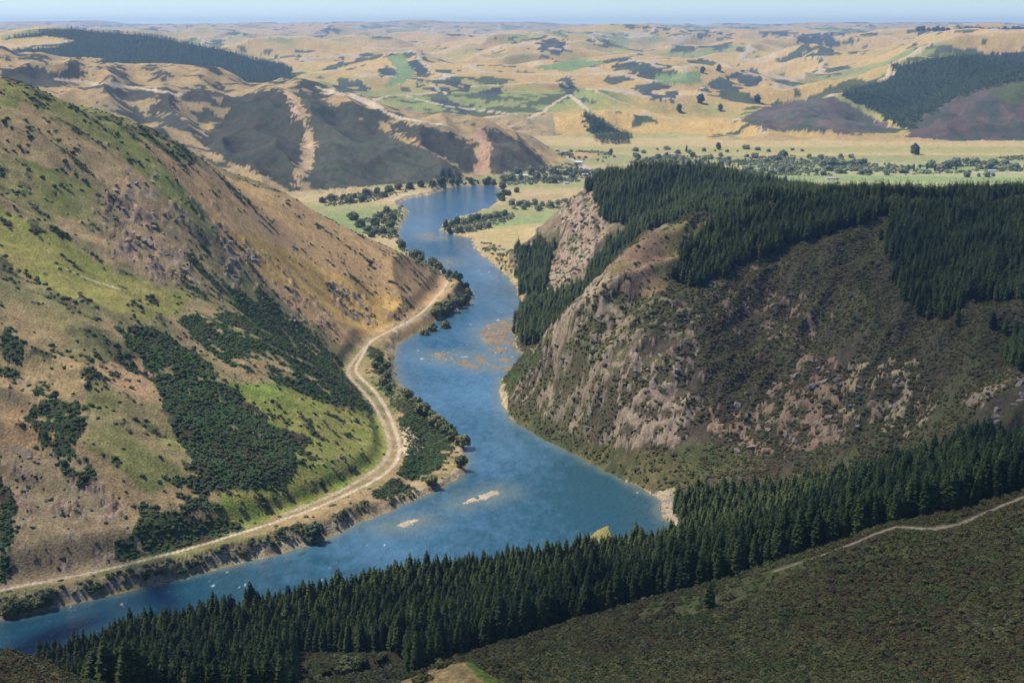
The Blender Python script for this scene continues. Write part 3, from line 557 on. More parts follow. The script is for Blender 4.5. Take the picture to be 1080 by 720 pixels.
def thing(name, label, cat, loc, rz=0, sc=1, group=None):
    o = bpy.data.objects.new(name, None); COL.objects.link(o); o.location = loc; o.rotation_euler = (0, 0, rz); o.scale = (sc, sc, sc) if not isinstance(sc, tuple) else sc
    o['label'] = label; o['category'] = cat; o.empty_display_size = .5
    if group: o['group'] = group
    return o

# ------------------------------------------------------------------ ground object
idx = np.arange(NR * NC, dtype=np.int32).reshape(NR, NC)
quad = np.stack([idx[:-1, :-1], idx[:-1, 1:], idx[1:, 1:], idx[1:, :-1]], -1).reshape(-1, 4)
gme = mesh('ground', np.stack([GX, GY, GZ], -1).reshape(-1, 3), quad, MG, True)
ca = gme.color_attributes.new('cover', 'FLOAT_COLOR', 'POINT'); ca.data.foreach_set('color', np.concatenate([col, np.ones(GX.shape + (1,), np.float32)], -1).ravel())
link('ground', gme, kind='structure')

# ------------------------------------------------------------------ river surface
wsel = (SD < 14) & (GY > 600) & (GY < 4200)
fm = (wsel[:-1, :-1] | wsel[1:, 1:] | wsel[:-1, 1:] | wsel[1:, :-1]).ravel()
wq = quad[fm]; used, inv = np.unique(wq, return_inverse=True)
wx = GX.ravel()[used]; wy = GY.ravel()[used]; wsd = SD.ravel()[used]; wz = GZ.ravel()[used]
deep = np.array([.015, .068, .095]); mids = np.array([.07, .165, .245]); shal = np.array([.14, .17, .13])
dn = fbm(wx * 1.2 + wy * .5, wy * .35, 60, 4, 131, .6) * .5 + fbm(wx, wy * .6, 190, 2, 133) * .6 + .5 * fbm(wx * .8, wy * .5, 9, 3, 135, .7)
pool_reflection = np.zeros(wx.shape)  # darker teal patches: deep water, plus dark hill reflections painted into the tint
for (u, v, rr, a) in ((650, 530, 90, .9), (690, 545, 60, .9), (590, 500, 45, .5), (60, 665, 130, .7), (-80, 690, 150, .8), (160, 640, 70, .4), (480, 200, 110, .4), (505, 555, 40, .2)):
    q = atz(u, v, 0); pool_reflection = np.maximum(pool_reflection, a * np.exp(-((wx - q[0]) ** 2 + (wy - q[1]) ** 2) / (2 * rr * rr)))
rif = np.zeros(wx.shape)
for (u, v, rr, a) in ((480, 540, 55, .8), (520, 480, 45, .7), (470, 420, 50, .8), (480, 380, 45, .8), (500, 350, 50, .5), (440, 240, 110, .5), (400, 575, 50, .5)):
    q = atz(u, v, 0); rif = np.maximum(rif, a * np.exp(-((wx - q[0]) ** 2 + (wy - q[1]) ** 2) / (2 * rr * rr)))
wc = deep + (mids - deep) * np.clip(.38 + dn * 1.0 + .5 * rif - .7 * pool_reflection, 0, 1.25)[:, None]
bd = np.full(wx.shape, 999.0, np.float32)
for b in BARS[:2] + SHELF: bd = np.minimum(bd, np.where(inside(wx, wy, b), 0, segdist(wx, wy, b, True)))
sh = np.clip(np.maximum(1 - (-wsd) / 14, 1 - bd / 34) + dn * .25, 0, 1) ** 1.5
wc = wc + (shal - wc) * (sh * .75)[:, None]
# broken white water over the shelves and along the rapids
rap = np.zeros(wx.shape, np.float32)
for (u, v, rr, a) in ((470, 375, 45, .62), (520, 372, 40, .55), (530, 345, 40, .5), (440, 345, 25, .9), (455, 342, 22, .5), (505, 262, 40, .6), (525, 285, 35, .5), (150, 622, 80, .22), (270, 605, 60, .36), (330, 585, 40, .25), (430, 375, 20, .5), (530, 320, 40, .3)):
    q = atz(u, v, 0); rap = np.maximum(rap, a * np.exp(-((wx - q[0]) ** 2 + (wy - q[1]) ** 2) / (2 * rr * rr)))
fo = fbm(wx * .6, wy * .45, 5, 3, 137) * .7 + .3 * fbm(wx, wy * .45, 2.2, 2, 139)
foam = sst(.34, .55, fo + rap * .42 - .15)
wc = wc + (np.array([.72, .76, .78]) - wc) * (foam * .85)[:, None]
def mat_water():
    m, t, b = new_mat('river_water'); lk = t.links.new
    a = N(t, 'ShaderNodeAttribute', attribute_name='tint'); lk(a.outputs['Color'], b.inputs['Base Color'])
    b.inputs['Roughness'].default_value = .06; b.inputs['Specular IOR Level'].default_value = .5; b.inputs['IOR'].default_value = 1.333
    tc = N(t, 'ShaderNodeTexCoord'); mp = N(t, 'ShaderNodeMapping'); mp.inputs['Scale'].default_value = (1, .55, 1); lk(tc.outputs['Object'], mp.inputs[0])
    n1 = N(t, 'ShaderNodeTexNoise'); n1.inputs['Scale'].default_value = .22; n1.inputs['Detail'].default_value = 6; n1.inputs['Roughness'].default_value = .62; n1.inputs['Distortion'].default_value = .6; lk(mp.outputs[0], n1.inputs[0])
    bp = N(t, 'ShaderNodeBump'); bp.inputs['Strength'].default_value = .9; bp.inputs['Distance'].default_value = 2.0; lk(n1.outputs[0], bp.inputs['Height']); lk(bp.outputs[0], b.inputs['Normal'])
    return m
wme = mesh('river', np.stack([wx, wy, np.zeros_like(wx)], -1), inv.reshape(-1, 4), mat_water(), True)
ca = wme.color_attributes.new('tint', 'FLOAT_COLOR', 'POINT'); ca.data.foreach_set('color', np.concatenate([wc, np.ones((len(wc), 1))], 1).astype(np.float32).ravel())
link('river', wme, kind='structure')

# ------------------------------------------------------------------ tree and bush shapes (unit sizes)
def pine_shape(seed, whorls=24, per=8, low=.10, rad=.145, droop=.28):
    """crown of a 1 m tall conifer: whorls of ragged, drooping boughs, each a fan of needle sprays"""
    r = random.Random(seed); V = []; F = []
    lean = (r.uniform(-.02, .02), r.uniform(-.02, .02))
    for i in range(whorls):
        f = i / (whorls - 1); h = low + (1 - low) * f ** .92
        prof = (1 - f) ** .62 * (0.6 + .4 * min(1, f * 4 + .2))
        for j in range(per if f < .75 else per - 3):
            a = j * 6.283 / per + i * 2.4 + r.uniform(-.35, .35); L_ = rad * prof * r.uniform(.62, 1.25) + .012
            ca_, sa = math.cos(a), math.sin(a); up = r.uniform(.0, .22) + f * .35
            bx, by = lean[0] * h, lean[1] * h
            tip = (bx + ca_ * L_, by + sa * L_, h + L_ * (up - droop) * .8)
            w_ = L_ * r.uniform(.30, .46) + .006; mx = .55
            midz = h + L_ * (up * .9 - droop * .1) * mx
            l = (bx + ca_ * L_ * mx - sa * w_, by + sa * L_ * mx + ca_ * w_, midz - w_ * .35); rr = (bx + ca_ * L_ * mx + sa * w_, by + sa * L_ * mx - ca_ * w_, midz - w_ * .35)
            c = (bx + ca_ * L_ * mx, by + sa * L_ * mx, midz + .012)
            b0 = (bx, by, h + .012); k = len(V); V += [b0, l, tip, rr, c]; F += [(k, k + 1, k + 4), (k + 1, k + 2, k + 4), (k + 2, k + 3, k + 4), (k + 3, k, k + 4)]
            # hanging secondary spray
            if f < .8:
                k = len(V); d_ = L_ * .35; V += [l, rr, (c[0] + ca_ * L_ * .1, c[1] + sa * L_ * .1, midz - d_)]; F += [(k, k + 1, k + 2)]
    k = len(V); V += [(lean[0], lean[1], 1.03), (.012, 0, .93), (-.008, .01, .93), (-.008, -.01, .93)]; F += [(k, k + 1, k + 2), (k, k + 2, k + 3), (k, k + 3, k + 1)]
    return V, F
def trunk_shape(h=.9, r0=.014, seg=6, bend=0.0):
    V = []; F = []
    for i in range(4):
        z = h * i / 3; rr = r0 * (1.25 if i == 0 else 1) * (1 - .85 * i / 3)
        for j in range(seg): a = j * 6.283 / seg; V.append((math.cos(a) * rr + bend * (i / 3) ** 2, math.sin(a) * rr, z))
    for i in range(3):
        for j in range(seg): F.append((i * seg + j, i * seg + (j + 1) % seg, (i + 1) * seg + (j + 1) % seg, (i + 1) * seg + j))
    return V, F
M_VALLEY = mat_leaf('valley_tree_leaves', [(.11, .14, .085), (.16, .19, .105), (.22, .24, .13), (.27, .27, .15)], .01)
ICO = None
def ico(sub=2):
    import bmesh
    bm = bmesh.new(); bmesh.ops.create_icosphere(bm, subdivisions=sub, radius=1); V = np.array([v.co[:] for v in bm.verts]); F = [tuple(v.index for v in f.verts) for f in bm.faces]; bm.free(); return V, F
def blob(seed, sub=2, amp=.35, flat=.75, freq=1.6):
    V, F = ico(sub); r = np.random.default_rng(seed); o = r.uniform(-50, 50, 3)
    nn = vnoise(V[:, 0] * freq + o[0] + V[:, 2] * 1.3, V[:, 1] * freq + o[1] - V[:, 2] * .9, seed) + .5 * vnoise(V[:, 0] * freq * 2.3 + o[2], V[:, 2] * freq * 2.3 + V[:, 1], seed + 3)
    V = V * (1 + amp * nn)[:, None]; V[:, 2] = V[:, 2] * flat; return V, F
def leafy(seed, clumps, leaves, leaf=.16, core=.8):
    """irregular crown: several lumpy cores inside a shell of small leaf sprays. clumps: list of (x, y, z, r)"""
    r = np.random.default_rng(seed); V = []; F = []
    for i, (x, y, z, rad) in enumerate(clumps):
        v, f = blob(seed * 13 + i, 1, .3, .85); k = len(V); V += [(x + a * rad * core, y + b * rad * core, z + c * rad * core) for a, b, c in v]; F += [tuple(q + k for q in t) for t in f]
    tot = sum(c[3] ** 2 for c in clumps)
    for (x, y, z, rad) in clumps:
        for _ in range(max(4, int(leaves * rad * rad / tot))):
            d = r.standard_normal(3); d /= np.linalg.norm(d) + 1e-6
            if d[2] < -.5: d[2] *= -1
            c = np.array([x, y, z]) + d * rad * r.uniform(.75, 1.08) * np.array([1, 1, .88])
            t1 = np.cross(d, r.standard_normal(3)); t1 /= np.linalg.norm(t1) + 1e-6; t2 = np.cross(d, t1) + d * r.uniform(-.5, .9); s = leaf * rad * r.uniform(.6, 1.5)
            k = len(V); V += [tuple(c + t1 * s), tuple(c - t1 * s * .6 + t2 * s * .8), tuple(c - t1 * s * .5 - t2 * s)]; F.append((k, k + 1, k + 2))
    return V, F
def bush_clumps(seed, n_=5):
    r = random.Random(seed); out = [(0, 0, .38, .55)]
    for _ in range(n_): a = r.uniform(0, 6.28); d = r.uniform(.25, .6); out.append((math.cos(a) * d, math.sin(a) * d, r.uniform(.2, .5), r.uniform(.28, .46)))
    return out
def tree_clumps(seed, n_=11, h=1.0, wid=.42, lo=.3):
    r = random.Random(seed); out = [(0, 0, (lo + h) / 2 + .02, wid * .62)]
    for i in range(n_):
        f = (i + .5) / n_; z = lo + (h - .12 - lo) * f; a = i * 2.4 + r.uniform(-.6, .6); d = wid * (1 - (2 * f - .85) ** 2 * .55) * r.uniform(.4, .75)
        out.append((math.cos(a) * d, math.sin(a) * d, z, r.uniform(.14, .23) * (wid / .42)))
    return out
def poplar_clumps(seed, n_=9):
    r = random.Random(seed); return [(r.uniform(-.03, .03), r.uniform(-.03, .03), .12 + .8 * i / (n_ - 1), (.11 - .07 * abs(2 * i / (n_ - 1) - .7)) * r.uniform(.85, 1.2)) for i in range(n_)]
PINES = [mesh('pine_crown', *pine_shape(s, 22, 9, .10 + .02 * (s % 3), .165 + .016 * (s % 4)), M_PINE) for s in range(1, 7)]
PINES_FAR = [mesh('pine_crown_far', *pine_shape(s + 20, 13, 7, .08, .2), M_PINE) for s in range(4)]
PINES_TINY = [mesh('pine_crown_tiny', *pine_shape(s + 40, 6, 5, .0, .24), M_PINE) for s in range(3)]
PTRUNK = mesh('pine_trunk', *trunk_shape(.9, .0125), M_BARK)
BUSH_B = [mesh('bush', *leafy(s, bush_clumps(s), 170, .22), M_BRUSH) for s in range(1, 5)]
BUSH_G = [mesh('bush', *leafy(s + 9, bush_clumps(s + 9, 6), 150, .22), M_GORSE) for s in range(1, 5)]
BUSH_F = [mesh('bush', *leafy(s + 19, bush_clumps(s + 19, 6), 170, .2), M_FERN) for s in range(1, 4)]
M_PALE = mat_leaf('pale_scrub_leaves', [(.10, .11, .05), (.14, .15, .07), (.17, .18, .08)], .03)
BUSH_P = [mesh('bush', *leafy(s + 109, bush_clumps(s + 109, 6), 150, .22), M_PALE) for s in range(1, 4)]
SHRUB = [mesh('shrub', *leafy(s + 29, bush_clumps(s + 29, 5), 110, .24), M_GORSE) for s in range(1, 5)]
SHRUB_B = [mesh('shrub', *leafy(s + 39, bush_clumps(s + 39, 5), 110, .24), M_BRUSH) for s in range(1, 4)]
WILLOW = [mesh('willow_crown', *leafy(s + 49, tree_clumps(s + 49, 13, 1.0, .62, .12), 460, .3), M_WILLOW) for s in range(1, 5)]
DARKT = [mesh('tree_crown', *leafy(s + 59, tree_clumps(s + 59, 13, 1.0, .50, .12), 420, .3), M_DARKLEAF) for s in range(1, 4)]
POPLAR = [mesh('poplar_crown', *leafy(s + 69, poplar_clumps(s + 69), 260, .5), M_DARKLEAF) for s in range(1, 4)]
VALLEYT = [mesh('tree_crown', *leafy(s + 79, tree_clumps(s + 79, 13, 1.0, .56, .06), 420, .3), M_VALLEY) for s in range(1, 5)]
TTRUNK = mesh('tree_trunk', *trunk_shape(.5, .03, 6, .02), M_BARK)

# ------------------------------------------------------------------ scattered masses (geometry-node instances, only for uncountable cover)
def instancer(name, protos, X, Y, Z, sc, kind='stuff', label=None, cat=None, sz=None):
    pc = bpy.data.collections.new(name + '_shapes')
    for k, me in enumerate(protos): pc.objects.link(bpy.data.objects.new('%s_shape' % name, me))
    me = bpy.data.meshes.new(name); nv = len(X); me.vertices.add(nv); me.vertices.foreach_set('co', np.stack([X, Y, Z], 1).astype(np.float32).ravel())
    sv = np.stack([sc, sc, sc if sz is None else sz], 1).astype(np.float32)
    a = me.attributes.new('sizes', 'FLOAT_VECTOR', 'POINT'); a.data.foreach_set('vector', sv.ravel())
    a = me.attributes.new('turn', 'FLOAT_VECTOR', 'POINT'); tv = np.zeros((nv, 3), np.float32); tv[:, 2] = rng.uniform(0, 6.28, nv); tv[:, :2] = rng.normal(0, .03, (nv, 2)); a.data.foreach_set('vector', tv.ravel())
    a = me.attributes.new('pick', 'INT', 'POINT'); a.data.foreach_set('value', rng.integers(0, len(protos), nv).astype(np.int32))
    o = link(name, me, kind=kind, label=label, cat=cat)
    g = bpy.data.node_groups.new(name, 'GeometryNodeTree'); g.interface.new_socket('Geometry', in_out='INPUT', socket_type='NodeSocketGeometry'); g.interface.new_socket('Geometry', in_out='OUTPUT', socket_type='NodeSocketGeometry')
    gi = g.nodes.new('NodeGroupInput'); go = g.nodes.new('NodeGroupOutput'); ip = g.nodes.new('GeometryNodeInstanceOnPoints'); ci = g.nodes.new('GeometryNodeCollectionInfo')
    ci.inputs['Collection'].default_value = pc; ci.inputs['Separate Children'].default_value = True; ci.inputs['Reset Children'].default_value = True
    ip.inputs['Pick Instance'].default_value = True
    def na(nm, ty): q = g.nodes.new('GeometryNodeInputNamedAttribute'); q.data_type = ty; q.inputs['Name'].default_value = nm; return q.outputs['Attribute']
    e2r = g.nodes.new('FunctionNodeEulerToRotation'); lk = g.links.new
    lk(gi.outputs[0], ip.inputs['Points']); lk(ci.outputs[0], ip.inputs['Instance']); lk(na('pick', 'INT'), ip.inputs['Instance Index']); lk(na('turn', 'FLOAT_VECTOR'), e2r.inputs[0]); lk(e2r.outputs[0], ip.inputs['Rotation']); lk(na('sizes', 'FLOAT_VECTOR'), ip.inputs['Scale']); lk(ip.outputs[0], go.inputs[0])
    md = o.modifiers.new('scatter', 'NODES'); md.node_group = g
    return o
def sample(F, X, Y):
    fj, fi = colidx(X, Y); return F[np.clip(np.round(fi).astype(int), 0, NR - 1), np.clip(np.round(fj).astype(int), 0, NC - 1)]
def spread(mask, step, x0, x1, y0, y1, jit=.45, soft=False):
    xs, ys = np.meshgrid(np.arange(x0, x1, step), np.arange(y0, y1, step)); xs = xs + (np.arange(xs.shape[0]) % 2)[:, None] * step * .5
    X = (xs + rng.uniform(-jit, jit, xs.shape) * step).ravel(); Y = (ys + rng.uniform(-jit, jit, ys.shape) * step).ravel()
    k = np.abs(X / (Y + OFF)) < .6; X, Y = X[k], Y[k]
    m = sample(mask, X, Y); k = (rng.random(len(X)) < m) if soft else m.astype(bool)
    return X[k], Y[k]
def proj(X, Y, Z):
    d = Y * CP + (CAMZ - Z) * SP; up = Y * SP - (CAMZ - Z) * CP
    return 540 + X / d * FPX, 360 - up / d * FPX
def in_view(X, Y, Z, mx=220, my=60):
    u, v = proj(X, Y, Z); return (u > -mx) & (u < 1080 + mx) & (v > -my) & (v < 720 + my)

# ---- foreground pine wood: the nearest trees are things of their own, the rest one mass
PX, PY = spread(wood_f, 4.0, -480, 560, 420, 1110)
PZ = zs(PX, PY); PH = rng.normal(17, 3.2, len(PX)) * (1 + .10 * fbm(PX, PY, 60, 2, 151)); PH = np.clip(PH, 9, 28)
k = in_view(PX, PY, PZ, 220, 120); pu_, pv_ = proj(PX, PY, PZ); k &= ~((pu_ > 314) & (pu_ < 426) & (pv_ > 690)); PX, PY, PZ, PH = PX[k], PY[k], PZ[k], PH[k]
PU, PV = proj(PX, PY, PZ)
depth = PY * CP + (CAMZ - PZ) * SP
vis = (PU > -5) & (PU < 1085) & (PV < 735) & (PV - PH / depth * FPX * .93 < 712)
order = np.argsort(np.where(vis, depth / PH, 1e9)); near_i = order[:300]; rest = np.ones(len(PX), bool); rest[near_i] = False
instancer('pine_wood', PINES, PX[rest], PY[rest], PZ[rest] - .4, PH[rest], label='dense dark green pine wood between the near ridge and the river', cat='wood')
def pine(i, label):
    o = thing('pine_tree', label, 'pine tree', (PX[i], PY[i], PZ[i] - .3), random.uniform(0, 6.28), float(PH[i]), 'pines of the foreground wood')
    link('crown', random.choice(PINES), o); link('trunk', PTRUNK, o)
def pine_label(i):
    u = PU[i]; h = PH[i]; d_ = PY[i] - np.interp(PX[i], crest_all[::-1, 0], crest_all[::-1, 1])
    size = 'tall' if h > 19.5 else 'small' if h < 15.5 else 'middling'
    row = 'in the front row' if d_ < 9 else 'just behind the front row' if d_ < 20 else 'deeper in the wood'
    place = next(p for lim, p in ((60, 'by the dark bushy knoll and the river'), (190, 'between the bushy knoll and the clearing'), (320, 'left of the bushy clearing'), (430, 'above the bushy clearing with the pale round tree'), (545, 'behind the dry grassy knoll'), (640, 'where the brown scrub meets the wood'), (765, 'above the narrow green strip'), (860, 'past the upper end of the green strip'), (960, 'along the pale track on the ridge'), (1200, 'beside the highest stretch of the ridge track')) if u < lim)
    return '%s pine %s %s' % (size, row, place)
for i in near_i: pine(i, pine_label(i))
# ---- the other woods
X, Y = spread(wood_r, 5.0, 150, 900, 1000, 1950); Z = zs(X, Y); k = in_view(X, Y, Z); X, Y, Z = X[k], Y[k], Z[k]
instancer('hilltop_pine_wood', PINES_FAR, X, Y, Z - .4, np.clip(rng.normal(16.5, 2.8, len(X)), 8, 25), label='dark pine wood along the top of the rocky hill', cat='wood')
X, Y = spread(wood_b, 5.8, -20, 650, 1500, 2600); Z = zs(X, Y); k = in_view(X, Y, Z); X, Y, Z = X[k], Y[k], Z[k]
instancer('gully_pine_wood', PINES_FAR, X, Y, Z - .4, np.clip(rng.normal(17.5, 3.0, len(X)), 9, 26), label='dark pine wood on the second hill and down its gully to the river', cat='wood')
def tiny(name, mask, step, x0, x1, y0, y1, h, label):
    X, Y = spread(mask, step, x0, x1, y0, y1); Z = zs(X, Y); k = in_view(X, Y, Z, 120, 40); X, Y, Z = X[k], Y[k], Z[k]
    hh = np.clip(rng.normal(h, h * .14, len(X)), 8, 40); instancer(name, PINES_TINY, X, Y, Z - 1, hh, label=label, cat='wood')
tiny('far_pine_wood', wood_far, 17, -3600, -600, 5300, 8500, 24, 'blue green forest covering the long far hill')
tiny('valley_side_pine_wood', wood_right, 15, 1000, 3400, 4600, 8600, 24, 'dark plantation forest on the hills across the valley')
tiny('plantation', plant, 12, 100, 600, 4500, 5500, 22, 'wedge shaped pine plantation on the end of a dry spur')
# ---- scrub
def scrub(name, mask, protos, step, x0, x1, y0, y1, h0, h1, label, soft=True, flat=.8):
    X, Y = spread(mask, step, x0, x1, y0, y1, soft=soft); Z = zs(X, Y); k = in_view(X, Y, Z, 180, 60); X, Y, Z = X[k], Y[k], Z[k]
    s = rng.uniform(h0, h1, len(X)) * rng.choice([1, 1, 1, 1.35], len(X)); print(name, len(X))
    instancer(name, protos, X, Y, Z - .25 * s, s, sz=s * flat * rng.uniform(.75, 1.2, len(X)), label=label, cat='scrub')
nearm = (GY < 640) | clear_f
grn = nearm & (fbm(GX, GY, 45, 3, 161) + .4 * fbm(GX, GY, 12, 2, 163) > .22)
grn |= clear_f
scrub('near_brown_scrub', np.clip(brush, 0, 1) * nearm * ~grn, BUSH_B + BUSH_B + BUSH_F[:1], 2.5, -300, 400, 250, 800, 1.1, 3.4, 'dense brown scrub covering the near hillside')
scrub('near_green_scrub', np.clip(brush, 0, 1) * nearm * grn, BUSH_F + BUSH_B[:1], 2.5, -300, 400, 250, 800, 1.2, 3.4, 'green bushes mixed through the scrub of the near hillside')
clp = sst(-.35, .1, fbm((GX * .6 + GY * .8) * .4, GX * .8 - GY * .6, 30, 3, 171) + .25 * (GX > 170))
pale = nearm * (sst(.18, .5, fbm(GX, GY, 38, 3, 181)) * .55 + .5 * (PN[1] > .3) * (gu_ < 720) * (gu_ > 540) + .35 * clear_f)
scrub('near_pale_scrub', np.clip(brush, 0, 1) * np.clip(pale, 0, .8), BUSH_P, 4.4, -300, 400, 250, 800, 1.6, 3.6, 'pale olive bushes standing out of the darker scrub of the near hillside', flat=1.0)
hillm = clp * ((GY > 1030) & (GY < 1760) & (GX > -10))
scrub('hillside_scrub', np.clip(brush, 0, 1) * .9 * hillm, BUSH_B + BUSH_B + BUSH_G[:1] + BUSH_F[:1], 2.9, -20, 760, 1030, 1760, .9, 3.0, 'dark brown scrub over the rocky river face of the hill')
gb = np.clip(gorse, 0, 1).astype(np.float32)
for ax in (0, 1):
    acc = np.zeros_like(gb)
    for s_ in range(-9, 10): acc += np.roll(gb, s_, ax)
    gb = acc / 19
gsoft = np.clip(np.clip(gorse, 0, 1) * .95 + (gorse < .1) * gb * .4 * (PN[1] > -.1), 0, 1) * (SD > 3); gsoft[(segdist(GX, GY, road_line) < 5) | (segdist(GX, GY, rail_line) < 3.5)] = 0
scrub('gorse', gsoft * (GY < 2300) * (GX < 60), BUSH_G + BUSH_G + BUSH_B[:1], 3.1, -700, 60, 820, 2260, 1.2, 3.0, 'dark green gorse thickets on the steep grassy hillside')
blm = (GY > 1780) & (GY < 2560) & (GX > 10)
scrub('bluff_scrub', np.clip(brush, 0, 1) * blm, BUSH_B + BUSH_G[:2], 5.5, 10, 320, 1780, 2560, 1.5, 4.0, 'dark scrub between the rocks of the bluff across the river')

# ------------------------------------------------------------------ individual trees, bushes, rocks, houses
def gz(u, v, y0=200, y1=9000):
    for du, dv in ((0, 0), (-4, 0), (4, 0), (0, -3), (0, 4), (-8, 0), (8, 0), (-8, 5), (8, -5), (-13, 0), (13, 0), (0, -8), (0, 9)):
        p = ground([u + du], [v + dv], y0, y1)[0]
        if sample(SD, p[:1], p[1:])[0] > 1.5: break
    return float(p[0]), float(p[1]), float(zs([p[0]], [p[1]])[0])
def tree(name, label, cat, u, v, h, crowns, trunk=True, y0=700, y1=6000, wid=1.0, group=None, loc=None):
    x, y, z = loc or gz(u, v, y0, y1)
    o = thing(name, label, cat, (x, y, z - .03 * h), random.uniform(0, 6.28), (h * wid, h * wid, h), group)
    link('crown', random.choice(crowns), o); link('trunk', PTRUNK if crowns is PINES or crowns is PINES_FAR else TTRUNK, o); return o
def bush(name, label, cat, u, v, s, shapes, y0=350, y1=6000, flat=.85, group=None, loc=None):
    x, y, z = loc or gz(u, v, y0, y1)
    o = link(name, random.choice(shapes), None, (x, y, z - .15 * s), None, label, cat, group); o.rotation_euler = (0, 0, random.uniform(0, 6.28)); o.scale = (s * random.uniform(.9, 1.15), s * random.uniform(.9, 1.15), s * flat); return o
# willows and alders along the water
WL = [('round olive willow', 5), ('spreading pale green willow', 6), ('grey green bank willow', 5)]
def willows(pts, where, group, hmin, hmax, y0=700, y1=3600, crowns=None, name='willow'):
    for i, (u, v) in enumerate(pts):
        tree(name, where, name.replace('_', ' '), u, v, random.uniform(hmin, hmax), crowns or WILLOW, y0=y0, y1=y1, wid=random.uniform(.9, 1.35), group=group)
willows([(462, 338), (470, 334), (478, 330), (486, 326), (466, 331), (474, 326), (482, 321), (490, 318), (456, 342), (448, 346), (470, 340), (494, 312), (462, 327), (452, 338)], 'rounded green willow beside the water under the road bend', 'willows below the road bend', 9, 14)
willows([(440, 430), (448, 436), (456, 442), (464, 448), (470, 453), (476, 459), (482, 464), (452, 431), (444, 422), (434, 420), (470, 445), (488, 470)], 'olive willow in the belt between gorse flat and water', 'willows of the gorse flat', 7, 11)
willows([(396, 388), (402, 394), (408, 400), (404, 406), (410, 412), (399, 381), (408, 388)], 'olive willow on the narrow bank beside the rapids', 'willows beside the rapids', 6, 10)
willows([(486, 492)], 'round pale willow alone on the point of the bank', None, 10, 11)
willows([(456, 511)], 'small round willow at the water west of the point', None, 8, 9)
willows([(330, 572)], 'dark rounded tree overhanging the river beside a white sand strip', None, 13, 14, crowns=DARKT, name='bank_tree')
willows([(2, 650), (8, 648), (14, 648), (20, 645), (27, 643), (34, 641), (41, 639), (48, 637), (11, 644), (24, 641)], 'light green willow clump where the river meets the picture edge', 'light willows at the downstream bank', 6, 8.5)
willows([(492, 290), (484, 293), (474, 291), (468, 289), (500, 300)], 'dark round tree on the spit just upstream of the road bend', 'trees on the upstream spit', 8, 12, crowns=DARKT, name='bank_tree')
willows([(432, 262), (438, 267), (446, 272), (452, 276), (460, 281), (426, 258), (441, 262), (456, 271), (466, 284)], 'pale willow along the left bank above the bend', 'willows above the bend', 9, 14, y0=1900)
willows([(372, 232), (380, 240), (388, 244), (396, 238), (404, 246), (411, 240), (414, 232), (400, 230), (408, 224), (392, 250), (416, 247), (405, 236), (396, 246)], 'dense grey green tree in the clump between paddock and river', 'trees beside the green paddock', 10, 16, y0=2200)
willows([(350, 212), (362, 210), (374, 209), (386, 207), (398, 205), (410, 203), (420, 200), (432, 199), (444, 197), (456, 196), (466, 194), (476, 193), (486, 194), (368, 214), (382, 213), (404, 208), (496, 192), (340, 214)], 'grey green willow in the line at the foot of the brown hill', 'willows along the foot of the brown hill', 10, 17, y0=2700)
willows([(470, 240), (476, 238), (482, 237), (489, 236), (496, 235), (503, 233), (510, 232), (517, 231), (474, 246), (484, 245), (494, 244), (505, 242), (515, 240), (524, 230), (532, 228)], 'round dark green tree on the wooded point in the river', 'trees on the river point', 11, 17, y0=2200, crowns=DARKT[:1] + VALLEYT, name='riverside_tree')
willows([(516, 200), (522, 203), (528, 206), (520, 209), (526, 212), (536, 206), (545, 203), (520, 194), (530, 198), (512, 194)], 'grey green willow at the upstream corner of the river', 'willows at the upstream corner', 11, 17, y0=2500)
willows([(540, 216), (548, 217), (556, 218), (564, 216), (572, 217), (580, 219), (588, 216), (552, 221), (568, 222), (596, 213)], 'dark bushy tree in the belt between the two small paddocks', 'trees between the paddocks', 8, 14, y0=2300, crowns=VALLEYT, name='paddock_tree')
willows([(532, 192), (540, 191), (549, 190), (557, 192), (566, 189), (575, 191), (583, 193), (590, 190), (560, 183), (572, 181), (582, 184), (595, 185), (604, 188), (546, 184)], 'dark valley tree between the river and the hamlet', 'trees around the hamlet', 12, 22, y0=2700, crowns=VALLEYT, name='valley_tree')
willows([(592, 172), (600, 168), (607, 165), (614, 170), (620, 166), (626, 164), (633, 168), (640, 171), (588, 166), (618, 175), (630, 177), (643, 164)], 'dark valley tree beside the hamlet road', 'trees beside the hamlet road', 12, 20, y0=3200, crowns=VALLEYT, name='valley_tree')
# valley tree belts
def bushes(name, polys, step, s0, s1, label, y0, y1, protos, thr=-9):
    mk = np.zeros(GX.shape, bool)
    for q in polys: mk |= M(q, y0, y1)
    mk &= (SD > 2) & (PN[2] + .6 * PN[0] > thr); put(mk, np.array([.09, .10, .04]))
    b_ = GX[mk].min(), GX[mk].max(), GY[mk].min(), GY[mk].max(); X, Y = spread(mk, step, *b_); Z = zs(X, Y); s = rng.uniform(s0, s1, len(X))
    instancer(name, protos, X, Y, Z - .2 * s, s, sz=s * rng.uniform(.8, 1.3, len(X)), label=label, cat='bushes')
BV = [mesh('bush', *leafy(s + 89, bush_clumps(s + 89, 6), 60, .3), mm) for s in range(3) for mm in (M_WILLOW, M_VALLEY)]
bushes('riverside_bushes', [[(340, 210), (400, 200), (470, 192), (500, 188), (500, 196), (468, 198), (420, 204), (395, 212), (345, 218)], [(372, 236), (400, 224), (424, 218), (424, 246), (412, 252), (385, 246)], [(466, 238), (500, 228), (540, 222), (545, 230), (505, 244), (468, 248)], [(422, 254), (440, 266), (466, 284), (484, 296), (478, 298), (440, 278), (420, 262)], [(500, 252), (505, 263), (524, 281), (545, 298), (560, 288), (545, 272), (522, 258)]], 8, 2.5, 5.5, 'grey green willow scrub along both banks far upstream', 1900, 3600, BV, -.25)
